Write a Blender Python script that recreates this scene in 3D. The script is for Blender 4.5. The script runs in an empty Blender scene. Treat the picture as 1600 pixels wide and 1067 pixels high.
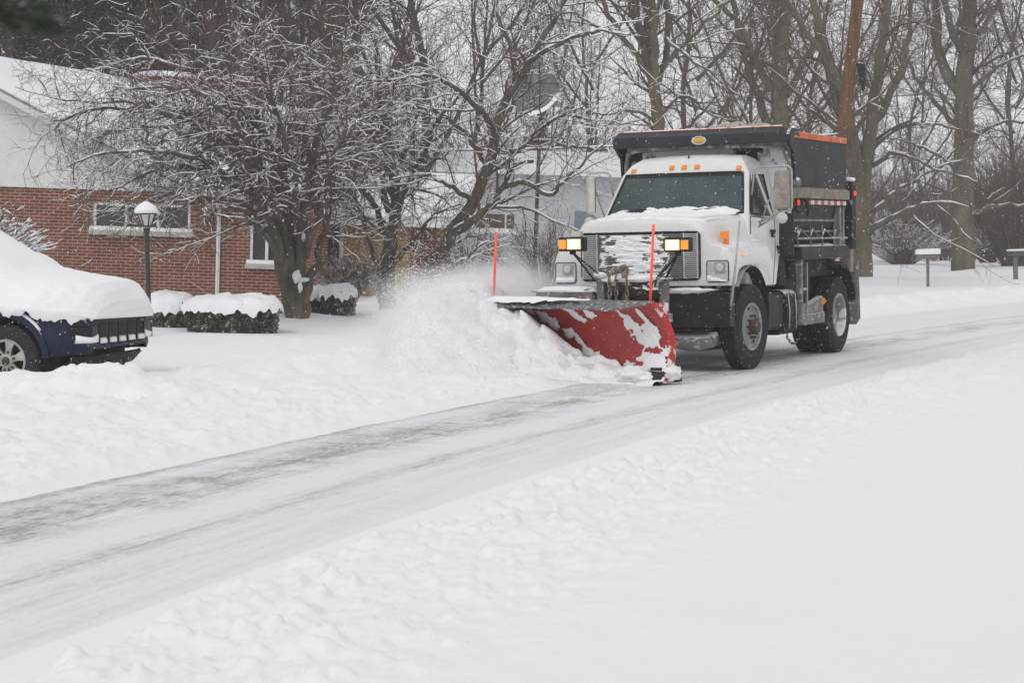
import bpy, math, random
import numpy as np
from mathutils import Vector, Matrix, noise as mnoise
random.seed(7)
RNG = np.random.default_rng(11)
SC = bpy.context.scene
COL = SC.collection
PI = math.pi
R = math.radians

# ------------------------------------------------------------------ camera
F_PX = 3111.0; CAM_H = 1.75; PITCH = R(3.34)
cp, sp = math.cos(PITCH), math.sin(PITCH)
TILT = R(1.9)          # the street sits on ground that falls to the left; upright things lean against it
def ray(px, py):
    u = 533.5 - py
    return Vector((px - 800, F_PX * cp + u * sp, -F_PX * sp + u * cp))
def at(px, py, Y):
    d = ray(px, py)
    return Vector((0, 0, CAM_H)) + d * (Y / d.y)
def ground(px, py, z=0.0):
    d = ray(px, py)
    return Vector((0, 0, CAM_H)) + d * ((z - CAM_H) / d.z)
cam = bpy.data.cameras.new('camera'); cam_o = bpy.data.objects.new('camera', cam); COL.objects.link(cam_o)
cam_o.location = (0, 0, CAM_H); cam_o.rotation_euler = (PI / 2 - PITCH, 0, 0)
cam.sensor_width = 36; cam.lens = 36 * F_PX / 1600; cam.clip_start = 0.1; cam.clip_end = 2000
cam.dof.use_dof = True; cam.dof.focus_distance = 26; cam.dof.aperture_fstop = 7.1
SC.camera = cam_o
SC.render.resolution_x = 1024; SC.render.resolution_y = 682

# ------------------------------------------------------------------ materials
def mat(name, col, rough=0.6, metal=0.0, var=0.0, vscale=8.0, bump=0.0, bscale=30.0, snow=0.0, sscale=6.0,
        sthr=0.55, up=0.0, uplo=0.45, emit=None, estr=0.0, col2=None, spec=0.5, coat=0.0, stretch=(1, 1, 1), streak=0.0):
    m = bpy.data.materials.new(name); m.use_nodes = True
    nt = m.node_tree; N = nt.nodes; Lk = nt.links
    b = N['Principled BSDF']
    b.inputs['Roughness'].default_value = rough; b.inputs['Metallic'].default_value = metal
    b.inputs['Specular IOR Level'].default_value = spec
    b.inputs['Coat Weight'].default_value = coat
    tc = N.new('ShaderNodeTexCoord'); mp = N.new('ShaderNodeMapping'); mp.inputs['Scale'].default_value = stretch
    Lk.new(tc.outputs['Object'], mp.inputs['Vector'])
    def noise(sc, det=4, ro=0.6):
        n = N.new('ShaderNodeTexNoise'); n.inputs['Scale'].default_value = sc
        n.inputs['Detail'].default_value = det; n.inputs['Roughness'].default_value = ro
        Lk.new(mp.outputs[0], n.inputs['Vector']); return n.outputs['Fac']
    def ramp(src, lo, hi):
        r = N.new('ShaderNodeMapRange'); r.inputs[1].default_value = lo; r.inputs[2].default_value = hi
        Lk.new(src, r.inputs[0]); return r.outputs[0]
    def mix(fac, a, c):
        x = N.new('ShaderNodeMix'); x.data_type = 'RGBA'
        for sock, val in ((x.inputs[0], fac), (x.inputs[6], a), (x.inputs[7], c)):
            if isinstance(val, bpy.types.NodeSocket): Lk.new(val, sock)
            else: sock.default_value = val if isinstance(val, float) else (*val[:3], 1)
        return x.outputs[2]
    c = tuple(col)
    if var > 0 or col2:
        lo = tuple(x * (1 - var) for x in col); hi = col2 or tuple(min(1, x * (1 + var)) for x in col)
        c = mix(ramp(noise(vscale), 0.3, 0.7), lo, hi)
    if snow > 0:
        f = ramp(noise(sscale, 5, 0.65), sthr, sthr + 0.05)
        mm = N.new('ShaderNodeMath'); mm.operation = 'MULTIPLY'; mm.inputs[1].default_value = snow
        Lk.new(f, mm.inputs[0]); c = mix(mm.outputs[0], c, (0.84, 0.85, 0.87))
    if up > 0:
        g = N.new('ShaderNodeNewGeometry'); s = N.new('ShaderNodeSeparateXYZ'); Lk.new(g.outputs['Normal'], s.inputs[0])
        a = N.new('ShaderNodeMath'); a.operation = 'ADD'; Lk.new(s.outputs['Z'], a.inputs[0])
        n2 = ramp(noise(14, 4), 0.25, 0.75); n3 = N.new('ShaderNodeMath'); n3.operation = 'MULTIPLY_ADD'
        Lk.new(n2, n3.inputs[0]); n3.inputs[1].default_value = 0.5; n3.inputs[2].default_value = -0.25
        Lk.new(n3.outputs[0], a.inputs[1]); f = ramp(a.outputs[0], uplo, uplo + 0.12)
        mm = N.new('ShaderNodeMath'); mm.operation = 'MULTIPLY'; mm.inputs[1].default_value = up
        Lk.new(f, mm.inputs[0]); c = mix(mm.outputs[0], c, (0.86, 0.87, 0.89))
    if isinstance(c, tuple): b.inputs['Base Color'].default_value = (*c, 1)
    else: Lk.new(c, b.inputs['Base Color'])
    if bump > 0:
        bp = N.new('ShaderNodeBump'); bp.inputs['Strength'].default_value = bump; bp.inputs['Distance'].default_value = 0.02
        Lk.new(noise(bscale, 6), bp.inputs['Height']); Lk.new(bp.outputs[0], b.inputs['Normal'])
    if emit:
        b.inputs['Emission Color'].default_value = (*emit, 1); b.inputs['Emission Strength'].default_value = estr
    return m

M = {}
M['snow'] = mat('snow', (0.86, 0.865, 0.88), 0.85, var=0.02, vscale=2, bump=0.35, bscale=25, spec=0.2)
M['snow_branch'] = mat('branch snow', (0.84, 0.85, 0.87), 0.9, spec=0.1)
M['white_paint'] = mat('white truck paint', (0.70, 0.71, 0.70), 0.32, var=0.06, vscale=3, coat=0.3, up=0.0)
M['hood_paint'] = mat('white hood paint', (0.70, 0.71, 0.70), 0.35, var=0.05, vscale=3, coat=0.2, up=0.85, uplo=0.72)
M['cream'] = mat('grimy white', (0.55, 0.54, 0.50), 0.6, var=0.2, vscale=5)
M['black'] = mat('black steel', (0.022, 0.023, 0.026), 0.5, var=0.3, snow=0.5, sscale=22, sthr=0.66, up=0.8, uplo=0.75, spec=0.18)
M['dirty_black'] = mat('salt grimed black steel', (0.028, 0.027, 0.027), 0.7, var=0.4, snow=0.35, sscale=9, sthr=0.62, up=0.8, uplo=0.6, spec=0.18)
M['bumper_black'] = mat('bumper black steel', (0.018, 0.019, 0.021), 0.5, var=0.3, snow=0.35, sscale=30, sthr=0.68, spec=0.18)
M['shield'] = mat('dark grey cab shield', (0.032, 0.034, 0.042), 0.45, var=0.2, snow=0.35, sscale=40, sthr=0.68, spec=0.18)
M['bodygrey'] = mat('grimy dump body steel', (0.034, 0.035, 0.037), 0.6, var=0.35, vscale=4, snow=0.3, sscale=30, sthr=0.64, bump=0.1, spec=0.18)
M['salt'] = mat('salt crusted steel', (0.20, 0.19, 0.18), 0.8, var=0.4, vscale=5, snow=0.5, sscale=10, sthr=0.58, up=0.9, uplo=0.5)
M['bulkhead'] = mat('snow dusted bulkhead', (0.03, 0.032, 0.035), 0.7, snow=0.75, sscale=1.2, sthr=0.43, spec=0.18)
M['orange'] = mat('weathered orange board', (0.62, 0.13, 0.035), 0.6, var=0.3, vscale=6, snow=0.5, sscale=7, sthr=0.62, up=0.95)
M['beige'] = mat('beige stained rail', (0.24, 0.20, 0.17), 0.8, var=0.3, vscale=5)
M['tape_white'] = mat('reflective white', (0.66, 0.64, 0.6), 0.5, var=0.1)
M['tape_red'] = mat('reflective red', (0.45, 0.05, 0.05), 0.5, var=0.15)
M['rubber'] = mat('tyre rubber', (0.032, 0.032, 0.034), 0.85, var=0.3, vscale=20, snow=0.3, sscale=35, sthr=0.63, spec=0.18)
M['rim'] = mat('grey steel rim', (0.27, 0.28, 0.30), 0.55, var=0.3, vscale=9, snow=0.3, sscale=9, sthr=0.62)
M['rimwhite'] = mat('snow packed rim', (0.26, 0.265, 0.27), 0.7, snow=0.8, sscale=3.5, sthr=0.52)
M['rust'] = mat('rusty lug nuts', (0.07, 0.04, 0.03), 0.7, var=0.4)
M['glass'] = mat('tinted windshield', (0.016, 0.034, 0.036), 0.12, col2=(0.055, 0.085, 0.088), vscale=1.5, snow=0.16, sscale=55, sthr=0.60, spec=0.5)
M['glass_dark'] = mat('dark side glass', (0.006, 0.008, 0.009), 0.15, snow=0.3, sscale=40, sthr=0.68, spec=0.3)
M['amber'] = mat('amber lens', (0.75, 0.22, 0.03), 0.3, emit=(1, 0.3, 0.05), estr=0.12)
M['amber_lit'] = mat('amber turn lens', (0.7, 0.25, 0.03), 0.3, emit=(1, 0.33, 0.04), estr=0.55)
M['lamp_lit'] = mat('lit headlamp lens', (0.6, 0.55, 0.42), 0.3, emit=(1, 0.86, 0.62), estr=2.0)
M['lamp_dim'] = mat('lamp lens glass', (0.6, 0.55, 0.42), 0.3, emit=(1, 0.70, 0.36), estr=0.62)
M['red_lens'] = mat('red lens', (0.6, 0.03, 0.02), 0.3, emit=(1, 0.05, 0.03), estr=0.5)
M['yellow_lens'] = mat('yellow lens', (0.62, 0.36, 0.04), 0.4)
M['chrome'] = mat('dull metal', (0.42, 0.42, 0.41), 0.4, metal=0.6, var=0.2)
M['mirror_back'] = mat('grimy mirror shell', (0.28, 0.25, 0.23), 0.5, metal=0.2, var=0.3, vscale=12)
M['slat'] = mat('grille slat', (0.58, 0.58, 0.57), 0.45, metal=0.3, var=0.2, up=0.7, uplo=0.7)
M['slat_dark'] = mat('dark grille slat', (0.20, 0.20, 0.20), 0.5, var=0.3, up=0.6, uplo=0.7)
M['void'] = mat('dark recess', (0.012, 0.012, 0.013), 0.8)
M['plow_red'] = mat('red plow paint', (0.34, 0.016, 0.018), 0.5, col2=(0.44, 0.03, 0.028), vscale=5, snow=0.45, sscale=26, sthr=0.66, bump=0.15)
M['plow_red_edge'] = mat('red plow edge', (0.45, 0.02, 0.02), 0.5, var=0.2, snow=0.8, sscale=7, sthr=0.53)
M['flap'] = mat('rubber deflector', (0.11, 0.11, 0.113), 0.6, var=0.3, snow=0.6, sscale=14, sthr=0.56, bump=0.2, stretch=(1, 2.0, 1))
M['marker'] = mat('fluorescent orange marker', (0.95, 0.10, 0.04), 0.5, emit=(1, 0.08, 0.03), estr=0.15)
M['chain'] = mat('rusty chain', (0.16, 0.12, 0.09), 0.7, var=0.4, snow=0.5, sscale=20, sthr=0.55)
M['load'] = mat('salt and sand load', (0.14, 0.12, 0.07), 0.9, var=0.4, vscale=20, bump=0.8, up=0.4, uplo=0.8)
M['suv_blue'] = mat('dark blue car paint', (0.006, 0.011, 0.038), 0.45, var=0.3, coat=0.0, spec=0.3, snow=0.5, sscale=14, sthr=0.66, up=0.9, uplo=0.5)
M['plastic'] = mat('black car plastic', (0.018, 0.018, 0.02), 0.6, var=0.3, snow=0.5, sscale=25, sthr=0.66, spec=0.18)
M['alloy'] = mat('alloy wheel', (0.42, 0.42, 0.39), 0.4, metal=0.4, var=0.2)
M['bark'] = mat('grey brown bark', (0.115, 0.098, 0.080), 0.95, snow=0.9, sscale=2.2, sthr=0.64, var=0.4, vscale=6, bump=0.9, bscale=22, stretch=(1, 1, 0.3), spec=0.1)
M['bark_green'] = mat('mossy grey bark', (0.135, 0.118, 0.090), 0.95, var=0.35, vscale=3, bump=0.9, bscale=14, stretch=(1, 1, 0.3), spec=0.1)
M['twig'] = mat('reddish brown twigs', (0.125, 0.086, 0.072), 0.9, var=0.3, spec=0.1)
M['twig_far'] = mat('far twigs', (0.135, 0.098, 0.078), 0.9, var=0.3, spec=0.1)
M['needle'] = mat('dark evergreen needles', (0.028, 0.042, 0.024), 0.8, var=0.4, vscale=2, up=0.35, uplo=0.75)
M['hedge'] = mat('hedge leaves', (0.085, 0.078, 0.055), 0.8, var=0.5, vscale=9, snow=0.8, sscale=9, sthr=0.57)
M['stem'] = mat('dry stems', (0.17, 0.12, 0.095), 0.9, var=0.3, snow=0.8, sscale=9, sthr=0.55)
M['siding'] = mat('pale siding', (0.66, 0.66, 0.65), 0.8, var=0.05)
M['siding_far'] = mat('pale neighbour siding', (0.52, 0.53, 0.55), 0.8, var=0.06)
M['white_trim'] = mat('white trim', (0.72, 0.73, 0.74), 0.6, var=0.05)
M['stone_sill'] = mat('stone sill', (0.42, 0.40, 0.37), 0.8, var=0.15)
M['pane'] = mat('window glass', (0.05, 0.05, 0.052), 0.2, var=0.4, vscale=3, spec=0.5)
M['fascia'] = mat('grey brown fascia', (0.25, 0.24, 0.23), 0.8, var=0.2)
M['tanstone'] = None
M['post_black'] = mat('black lamp post paint', (0.02, 0.022, 0.022), 0.45, var=0.3, snow=0.4, sscale=40, sthr=0.66)
M['lampglass'] = mat('frosted lamp glass', (0.55, 0.55, 0.53), 0.3, var=0.05)
M['pole'] = mat('treated pole wood', (0.13, 0.062, 0.034), 0.85, var=0.45, vscale=5, bump=0.5, stretch=(3, 3, 0.3), snow=0.3, sscale=12, sthr=0.68)
M['wood_grey'] = mat('weathered wood', (0.17, 0.15, 0.13), 0.9, var=0.35, vscale=15)
M['mailbox'] = mat('mailbox paint', (0.06, 0.065, 0.072), 0.5, var=0.2)
M['mailbox_brown'] = mat('brown mailbox paint', (0.17, 0.14, 0.13), 0.6, var=0.2)
M['wire'] = mat('cable', (0.02, 0.02, 0.02), 0.6)
M['dish'] = mat('dark mesh dish', (0.14, 0.14, 0.145), 0.7, var=0.3, vscale=6)
M['brown_wood'] = mat('brown shed wood', (0.13, 0.10, 0.08), 0.8, var=0.3)
M['door_blue'] = mat('slate blue door', (0.20, 0.22, 0.27), 0.6, var=0.15)
M['flake'] = mat('snowflake', (0.9, 0.9, 0.92), 0.9, spec=0.1)

def brick(name, c1, c2, mortar, w=0.205, h=0.068, ms=0.010, snow=True):
    m = bpy.data.materials.new(name); m.use_nodes = True; nt = m.node_tree; N = nt.nodes; Lk = nt.links
    b = N['Principled BSDF']; b.inputs['Roughness'].default_value = 0.9
    tc = N.new('ShaderNodeTexCoord'); sx = N.new('ShaderNodeSeparateXYZ'); cb = N.new('ShaderNodeCombineXYZ')
    Lk.new(tc.outputs['Object'], sx.inputs[0])
    add = N.new('ShaderNodeMath'); add.operation = 'ADD'
    Lk.new(sx.outputs[0], add.inputs[0]); Lk.new(sx.outputs[1], add.inputs[1])
    Lk.new(add.outputs[0], cb.inputs[0]); Lk.new(sx.outputs[2], cb.inputs[1])
    t = N.new('ShaderNodeTexBrick'); Lk.new(cb.outputs[0], t.inputs['Vector'])
    t.inputs['Color1'].default_value = (*c1, 1); t.inputs['Color2'].default_value = (*c2, 1); t.inputs['Mortar'].default_value = (*mortar, 1)
    t.inputs['Scale'].default_value = 1; t.inputs['Brick Width'].default_value = w; t.inputs['Row Height'].default_value = h
    t.inputs['Mortar Size'].default_value = ms; t.inputs['Mortar Smooth'].default_value = 0.1; t.inputs['Bias'].default_value = 0.1
    n = N.new('ShaderNodeTexNoise'); n.inputs['Scale'].default_value = 3; n.inputs['Detail'].default_value = 5
    Lk.new(tc.outputs['Object'], n.inputs['Vector'])
    r = N.new('ShaderNodeMapRange'); r.inputs[1].default_value = 0.3; r.inputs[2].default_value = 0.7; r.inputs[3].default_value = 0.75; r.inputs[4].default_value = 1.15
    Lk.new(n.outputs[0], r.inputs[0])
    mx = N.new('ShaderNodeMix'); mx.data_type = 'RGBA'; mx.blend_type = 'MULTIPLY'; mx.inputs[0].default_value = 1
    Lk.new(t.outputs['Color'], mx.inputs[6]); Lk.new(r.outputs[0], mx.inputs[7])
    Lk.new(mx.outputs[2], b.inputs['Base Color'])
    bp = N.new('ShaderNodeBump'); bp.invert = True; bp.inputs['Strength'].default_value = 0.6; bp.inputs['Distance'].default_value = 0.01
    Lk.new(t.outputs['Fac'], bp.inputs['Height']); Lk.new(bp.outputs[0], b.inputs['Normal'])
    return m
M['brick'] = brick('red brick', (0.200, 0.050, 0.031), (0.140, 0.038, 0.027), (0.34, 0.24, 0.18))
M['tanstone'] = brick('tan stone veneer', (0.42, 0.29, 0.14), (0.33, 0.24, 0.13), (0.25, 0.19, 0.12), w=0.55, h=0.28, ms=0.012)

# ------------------------------------------------------------------ object helpers
def tag(o, label=None, cat=None, group=None, kind=None):
    if label: o['label'] = label
    if cat: o['category'] = cat
    if group: o['group'] = group
    if kind: o['kind'] = kind
    return o
def empty(name, loc=(0, 0, 0), mtx=None, label=None, cat=None, group=None):
    o = bpy.data.objects.new(name, None); COL.objects.link(o)
    if mtx is not None: o.matrix_world = mtx
    else: o.location = loc
    o.empty_display_size = 0.2
    return tag(o, label, cat, group)
def mesh_obj(name, me, m, parent=None):
    o = bpy.data.objects.new(name, me); COL.objects.link(o)
    if m: me.materials.append(m)
    if parent: o.parent = parent
    return o
class MB:
    def __init__(s): s.v = []; s.f = []
    def add(s, vs, fs, Mx=None):
        k = len(s.v)
        s.v += [tuple(Mx @ Vector(p)) if Mx is not None else tuple(p) for p in vs]
        s.f += [tuple(i + k for i in f) for f in fs]; return s
    def box(s, x0, x1, y0, y1, z0, z1, Mx=None):
        return s.add([(x, y, z) for x in (x0, x1) for y in (y0, y1) for z in (z0, z1)],
                     [(0, 1, 3, 2), (4, 6, 7, 5), (0, 4, 5, 1), (2, 3, 7, 6), (0, 2, 6, 4), (1, 5, 7, 3)], Mx)
    def tube(s, pts, r, n=8, cap=True):
        pts = [Vector(p) for p in pts]; rs = r if isinstance(r, (list, tuple)) else [r] * len(pts)
        rings = []; ref = None
        for i, p in enumerate(pts):
            t = (pts[min(i + 1, len(pts) - 1)] - pts[max(i - 1, 0)]).normalized()
            if ref is None: ref = Vector((0, 0, 1)) if abs(t.z) < 0.9 else Vector((1, 0, 0))
            a = t.cross(ref).normalized(); b = a.cross(t).normalized(); ref = b
            rings.append([p + (a * math.cos(2 * PI * k / n) + b * math.sin(2 * PI * k / n)) * rs[i] for k in range(n)])
        vs = [q for rg in rings for q in rg]; fs = []
        for i in range(len(pts) - 1):
            for k in range(n):
                fs.append((i * n + k, i * n + (k + 1) % n, (i + 1) * n + (k + 1) % n, (i + 1) * n + k))
        if cap: fs += [tuple(range(n))[::-1], tuple((len(pts) - 1) * n + k for k in range(n))]
        return s.add(vs, fs)
    def lathe(s, prof, c, axis='Y', n=32, close=False):
        vs = []
        for (r, a) in prof:
            for k in range(n):
                u, w = r * math.cos(2 * PI * k / n), r * math.sin(2 * PI * k / n)
                q = (u, a, w) if axis == 'Y' else ((a, u, w) if axis == 'X' else (u, w, a))
                vs.append((c[0] + q[0], c[1] + q[1], c[2] + q[2]))
        fs = []; m = len(prof)
        for i in range(m - 1 if not close else m):
            j = (i + 1) % m
            for k in range(n):
                fs.append((i * n + k, i * n + (k + 1) % n, j * n + (k + 1) % n, j * n + k))
        return s.add(vs, fs)
    def prism(s, poly, a0, a1, axis='Y', Mx=None):
        n = len(poly)
        def P(u, w, a): return (u, a, w) if axis == 'Y' else ((a, u, w) if axis == 'X' else (u, w, a))
        vs = [P(u, w, a0) for u, w in poly] + [P(u, w, a1) for u, w in poly]
        fs = [tuple(range(n)), tuple(range(n, 2 * n))[::-1]] + [(i, i + n, (i + 1) % n + n, (i + 1) % n) for i in range(n)]
        return s.add(vs, fs, Mx)
    def loft(s, secs, closed=False, caps=False):
        n = len(secs[0]); vs = [p for sec in secs for p in sec]; fs = []
        for i in range(len(secs) - 1):
            for k in range(n if closed else n - 1):
                fs.append((i * n + k, i * n + (k + 1) % n, (i + 1) * n + (k + 1) % n, (i + 1) * n + k))
        if caps: fs += [tuple(range(n)), tuple((len(secs) - 1) * n + k for k in range(n))[::-1]]
        return s.add(vs, fs)
    def blob(s, c, rad, seed=0, amp=0.15, fr=3.0, nu=20, nv=14, zmin=None, base=-1.0):
        vs = []; fs = []
        for j in range(nv + 1):
            th = PI * j / nv
            for i in range(nu):
                ph = 2 * PI * i / nu
                d = Vector((math.sin(th) * math.cos(ph), math.sin(th) * math.sin(ph), math.cos(th)))
                k = 1 + amp * mnoise.fractal(d * fr + Vector((seed * 7.1, seed, 0)), 1.0, 2.0, 3)
                z = max(d.z, base)
                vs.append((c[0] + d.x * rad[0] * k, c[1] + d.y * rad[1] * k, c[2] + z * rad[2] * k))
        for j in range(nv):
            for i in range(nu):
                fs.append((j * nu + i, (j + 1) * nu + i, (j + 1) * nu + (i + 1) % nu, j * nu + (i + 1) % nu))
        return s.add(vs, fs)
    def build(s, name, m, parent=None, smooth=False, bevel=0.0, seg=2, fixn=True, angle=None):
        me = bpy.data.meshes.new(name); me.from_pydata(s.v, [], s.f); me.update()
        if fixn:
            import bmesh
            bm = bmesh.new(); bm.from_mesh(me); bmesh.ops.remove_doubles(bm, verts=bm.verts, dist=1e-5)
            bmesh.ops.recalc_face_normals(bm, faces=bm.faces); bm.to_mesh(me); bm.free()
        if smooth:
            me.shade_smooth()
            if angle:
                me.set_sharp_from_angle(angle=R(angle))
        o = mesh_obj(name, me, m, parent)
        if bevel > 0:
            bv = o.modifiers.new('bevel', 'BEVEL'); bv.width = bevel; bv.segments = seg; bv.limit_method = 'ANGLE'; bv.angle_limit = R(30)
            bv.harden_normals = False
        return o
def np_mesh(name, verts, faces, k, m, parent=None, smooth=True):
    """verts (N,3), faces (F,k) index arrays"""
    me = bpy.data.meshes.new(name)
    nf = len(faces)
    me.vertices.add(len(verts)); me.vertices.foreach_set('co', np.asarray(verts, dtype=np.float32).ravel())
    me.loops.add(nf * k); me.loops.foreach_set('vertex_index', np.asarray(faces, dtype=np.int32).ravel())
    me.polygons.add(nf); me.polygons.foreach_set('loop_start', np.arange(nf, dtype=np.int32) * k)
    if smooth: me.polygons.foreach_set('use_smooth', np.ones(nf, dtype=bool))
    me.update(calc_edges=True)
    return mesh_obj(name, me, m, parent)
def copy_tree(o, parent=None):
    c = o.copy(); COL.objects.link(c)
    if parent: c.parent = parent
    for ch in list(o.children): copy_tree(ch, c)
    return c

# ------------------------------------------------------------------ terrain
def near_edge(y):
    y = np.asarray(y, dtype=float)
    q = np.minimum(y, 60.0)
    f = -4.26 + 0.262 * q + 0.00496 * q * q
    return f + (y - q) * (0.262 + 0.00992 * 60)
def slope_edge(y): return 0.262 + 0.00992 * np.minimum(y, 60.0)
_perm = RNG.permutation(4096)
_gr = RNG.random(4096)
def vnoise(x, y):
    xi = np.floor(x).astype(int); yi = np.floor(y).astype(int); xf = x - xi; yf = y - yi
    u = xf * xf * (3 - 2 * xf); v = yf * yf * (3 - 2 * yf)
    def h(a, b): return _gr[(_perm[(a & 4095)] + b * 131) & 4095]
    return (h(xi, yi) * (1 - u) + h(xi + 1, yi) * u) * (1 - v) + (h(xi, yi + 1) * (1 - u) + h(xi + 1, yi + 1) * u) * v
def fbm(x, y, o=4):
    s = 0; a = 0.5
    for i in range(o):
        s = s + a * vnoise(x * 2 ** i + 17.3 * i, y * 2 ** i + 5.1 * i); a *= 0.5
    return s
def sstep(a, b, x):
    t = np.clip((x - a) / (b - a), 0, 1); return t * t * (3 - 2 * t)
ROADW = 5.5
def road_s(x, y):
    return (near_edge(y) - x) / np.sqrt(1 + slope_edge(y) ** 2)
def height(x, y):
    s = road_s(x, y)
    und = 0.09 * (fbm(x * 0.35, y * 0.35, 3) - 0.4)
    # near side bank and lawn
    n = -s + 0.55 * (fbm(x * 1.1, y * 0.9, 3) - 0.45)
    band = sstep(0.0, 0.35, n) * (1 - sstep(0.9, 2.4, n))
    lump = fbm(x * 3.4, y * 2.8, 5); lump2 = np.maximum(0, fbm(x * 9 + 40, y * 7, 3) - 0.5)
    clod = np.maximum(0, vnoise(x * 8.3 + 9, y * 7.2 + 3) - 0.70) * 0.20 + np.maximum(0, vnoise(x * 15.3 + 9, y * 12.2 + 3) - 0.6) * 0.07
    near = (0.06 * sstep(0.0, 0.4, n) + 0.11 * sstep(0.4, 3.0, n)) + band * (0.035 + 0.07 * (lump - 0.42) + 0.12 * lump2 + clod + 0.05 * (fbm(x * 14, y * 11, 3) - 0.42)) + und * sstep(0.5, 3, n)
    # far side
    f = s - ROADW + 0.5 * (fbm(x * 0.8 + 7, y * 0.6, 3) - 0.45)
    rough = 1 - sstep(0.5, 6.0, f)
    far = sstep(0.0, 0.9, f) * (0.10 + 0.10 * (lump - 0.45) * rough + 0.12 * lump2 * rough + rough * np.maximum(0, vnoise(x * 11.1 + 4, y * 8.7 + 8) - 0.64) * 0.09) + und * 1.6 * sstep(1, 4, f)
    # the lane that is still unploughed, in front of the blade
    un = sstep(2.72, 3.05, s + 0.10 * (fbm(x * 2.1, y * 1.1, 3) - 0.45)) * (1 - sstep(5.0, 6.2, s)) * (1 - sstep(21.6, 22.6, y))
    crumb = np.maximum(0, vnoise(x * 13.1 + 4, y * 9.7 + 8) - 0.62) * 0.10
    un = un * (0.075 + 0.12 * (lump - 0.45) + 0.13 * lump2 + crumb)
    soft = sstep(21.5, 22.5, y)
    road = -0.012 * (np.clip(s, 0, 5.5) / 5.5) * soft + 0.004 * (fbm(x * 6, y * 3, 3) - 0.4)
    # windrow thrown up against the far verge behind the blade
    wr = sstep(21.5, 24, y) * np.exp(-((s - 6.1) / 0.55) ** 2) * (0.16 + 0.2 * (lump - 0.4))
    z = road + near + far + un + wr
    z = z + 0.17 * np.exp(-((y - 19.75 + 0.25 * (x + 5)) / 0.55) ** 2) * sstep(-2.6, -4.0, x) * (1 + 0.5 * (fbm(x * 1.2, y, 3) - .45))
    for tx, ty in ((-3.83, 34.2), (-2.4, 39.3), (-1.9, 36.0), (10.2, 58.0), (16.9, 72.0)): z = z + 0.16 * np.exp(-((x - tx) ** 2 + (y - ty) ** 2) / 0.9)
    z = z + 0.16 * np.exp(-((s - 6.0 + 0.5 * (fbm(x, y * .7, 2) - .4)) / 0.8) ** 2) * (1 - sstep(20.5, 24, y)) * sstep(9, 15, y) * (0.5 + 1.2 * (lump - .3))
    # dips and mounds round the trunks and the parked car
    return z
def h1(x, y): return float(height(np.array([x]), np.array([y]))[0])

def terrain():
    # rows spaced in proportion to distance, columns likewise
    rows = np.concatenate([np.geomspace(2.5, 60, 860), np.geomspace(60.6, 420, 60)])
    t = np.linspace(-1, 1, 900); t = np.sign(t) * (0.55 * np.abs(t) + 0.75 * np.abs(t) ** 3)
    Y, T = np.meshgrid(rows, t, indexing='ij'); X = T * (Y * 1.0 + 2)
    keep = None
    Z = height(X, Y)
    nr, nc = X.shape
    V = np.stack([X, Y, Z], -1).reshape(-1, 3)
    i = np.arange(nr - 1)[:, None] * nc + np.arange(nc - 1)[None]
    Fq = np.stack([i, i + 1, i + nc + 1, i + nc], -1).reshape(-1, 4)
    m = bpy.data.materials.new('snowy ground'); m.use_nodes = True; nt = m.node_tree; N = nt.nodes; Lk = nt.links
    b = N['Principled BSDF']; b.inputs['Roughness'].default_value = 0.85; b.inputs['Specular IOR Level'].default_value = 0.2
    b.inputs['Base Color'].default_value = (0.86, 0.865, 0.88, 1)
    tc = N.new('ShaderNodeTexCoord')
    n = N.new('ShaderNodeTexNoise'); n.inputs['Scale'].default_value = 11; n.inputs['Detail'].default_value = 9; n.inputs['Roughness'].default_value = 0.72
    Lk.new(tc.outputs['Object'], n.inputs['Vector'])
    bp = N.new('ShaderNodeBump'); bp.inputs['Strength'].default_value = 0.4; bp.inputs['Distance'].default_value = 0.035
    Lk.new(n.outputs[0], bp.inputs['Height']); Lk.new(bp.outputs[0], b.inputs['Normal'])
    o = np_mesh('snow_ground', V, Fq, 4, m)
    tag(o, 'snow covered lawns and verges on both sides of the road', 'ground', kind='structure')
    # wide skirt beyond
    g = MB(); g.box(-900, 900, 380, 1600, -1.0, 0.2); 
    o2 = g.build('snow_field', M['snow']); tag(o2, 'snow field far beyond the street', 'ground', kind='structure')
terrain()

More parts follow.
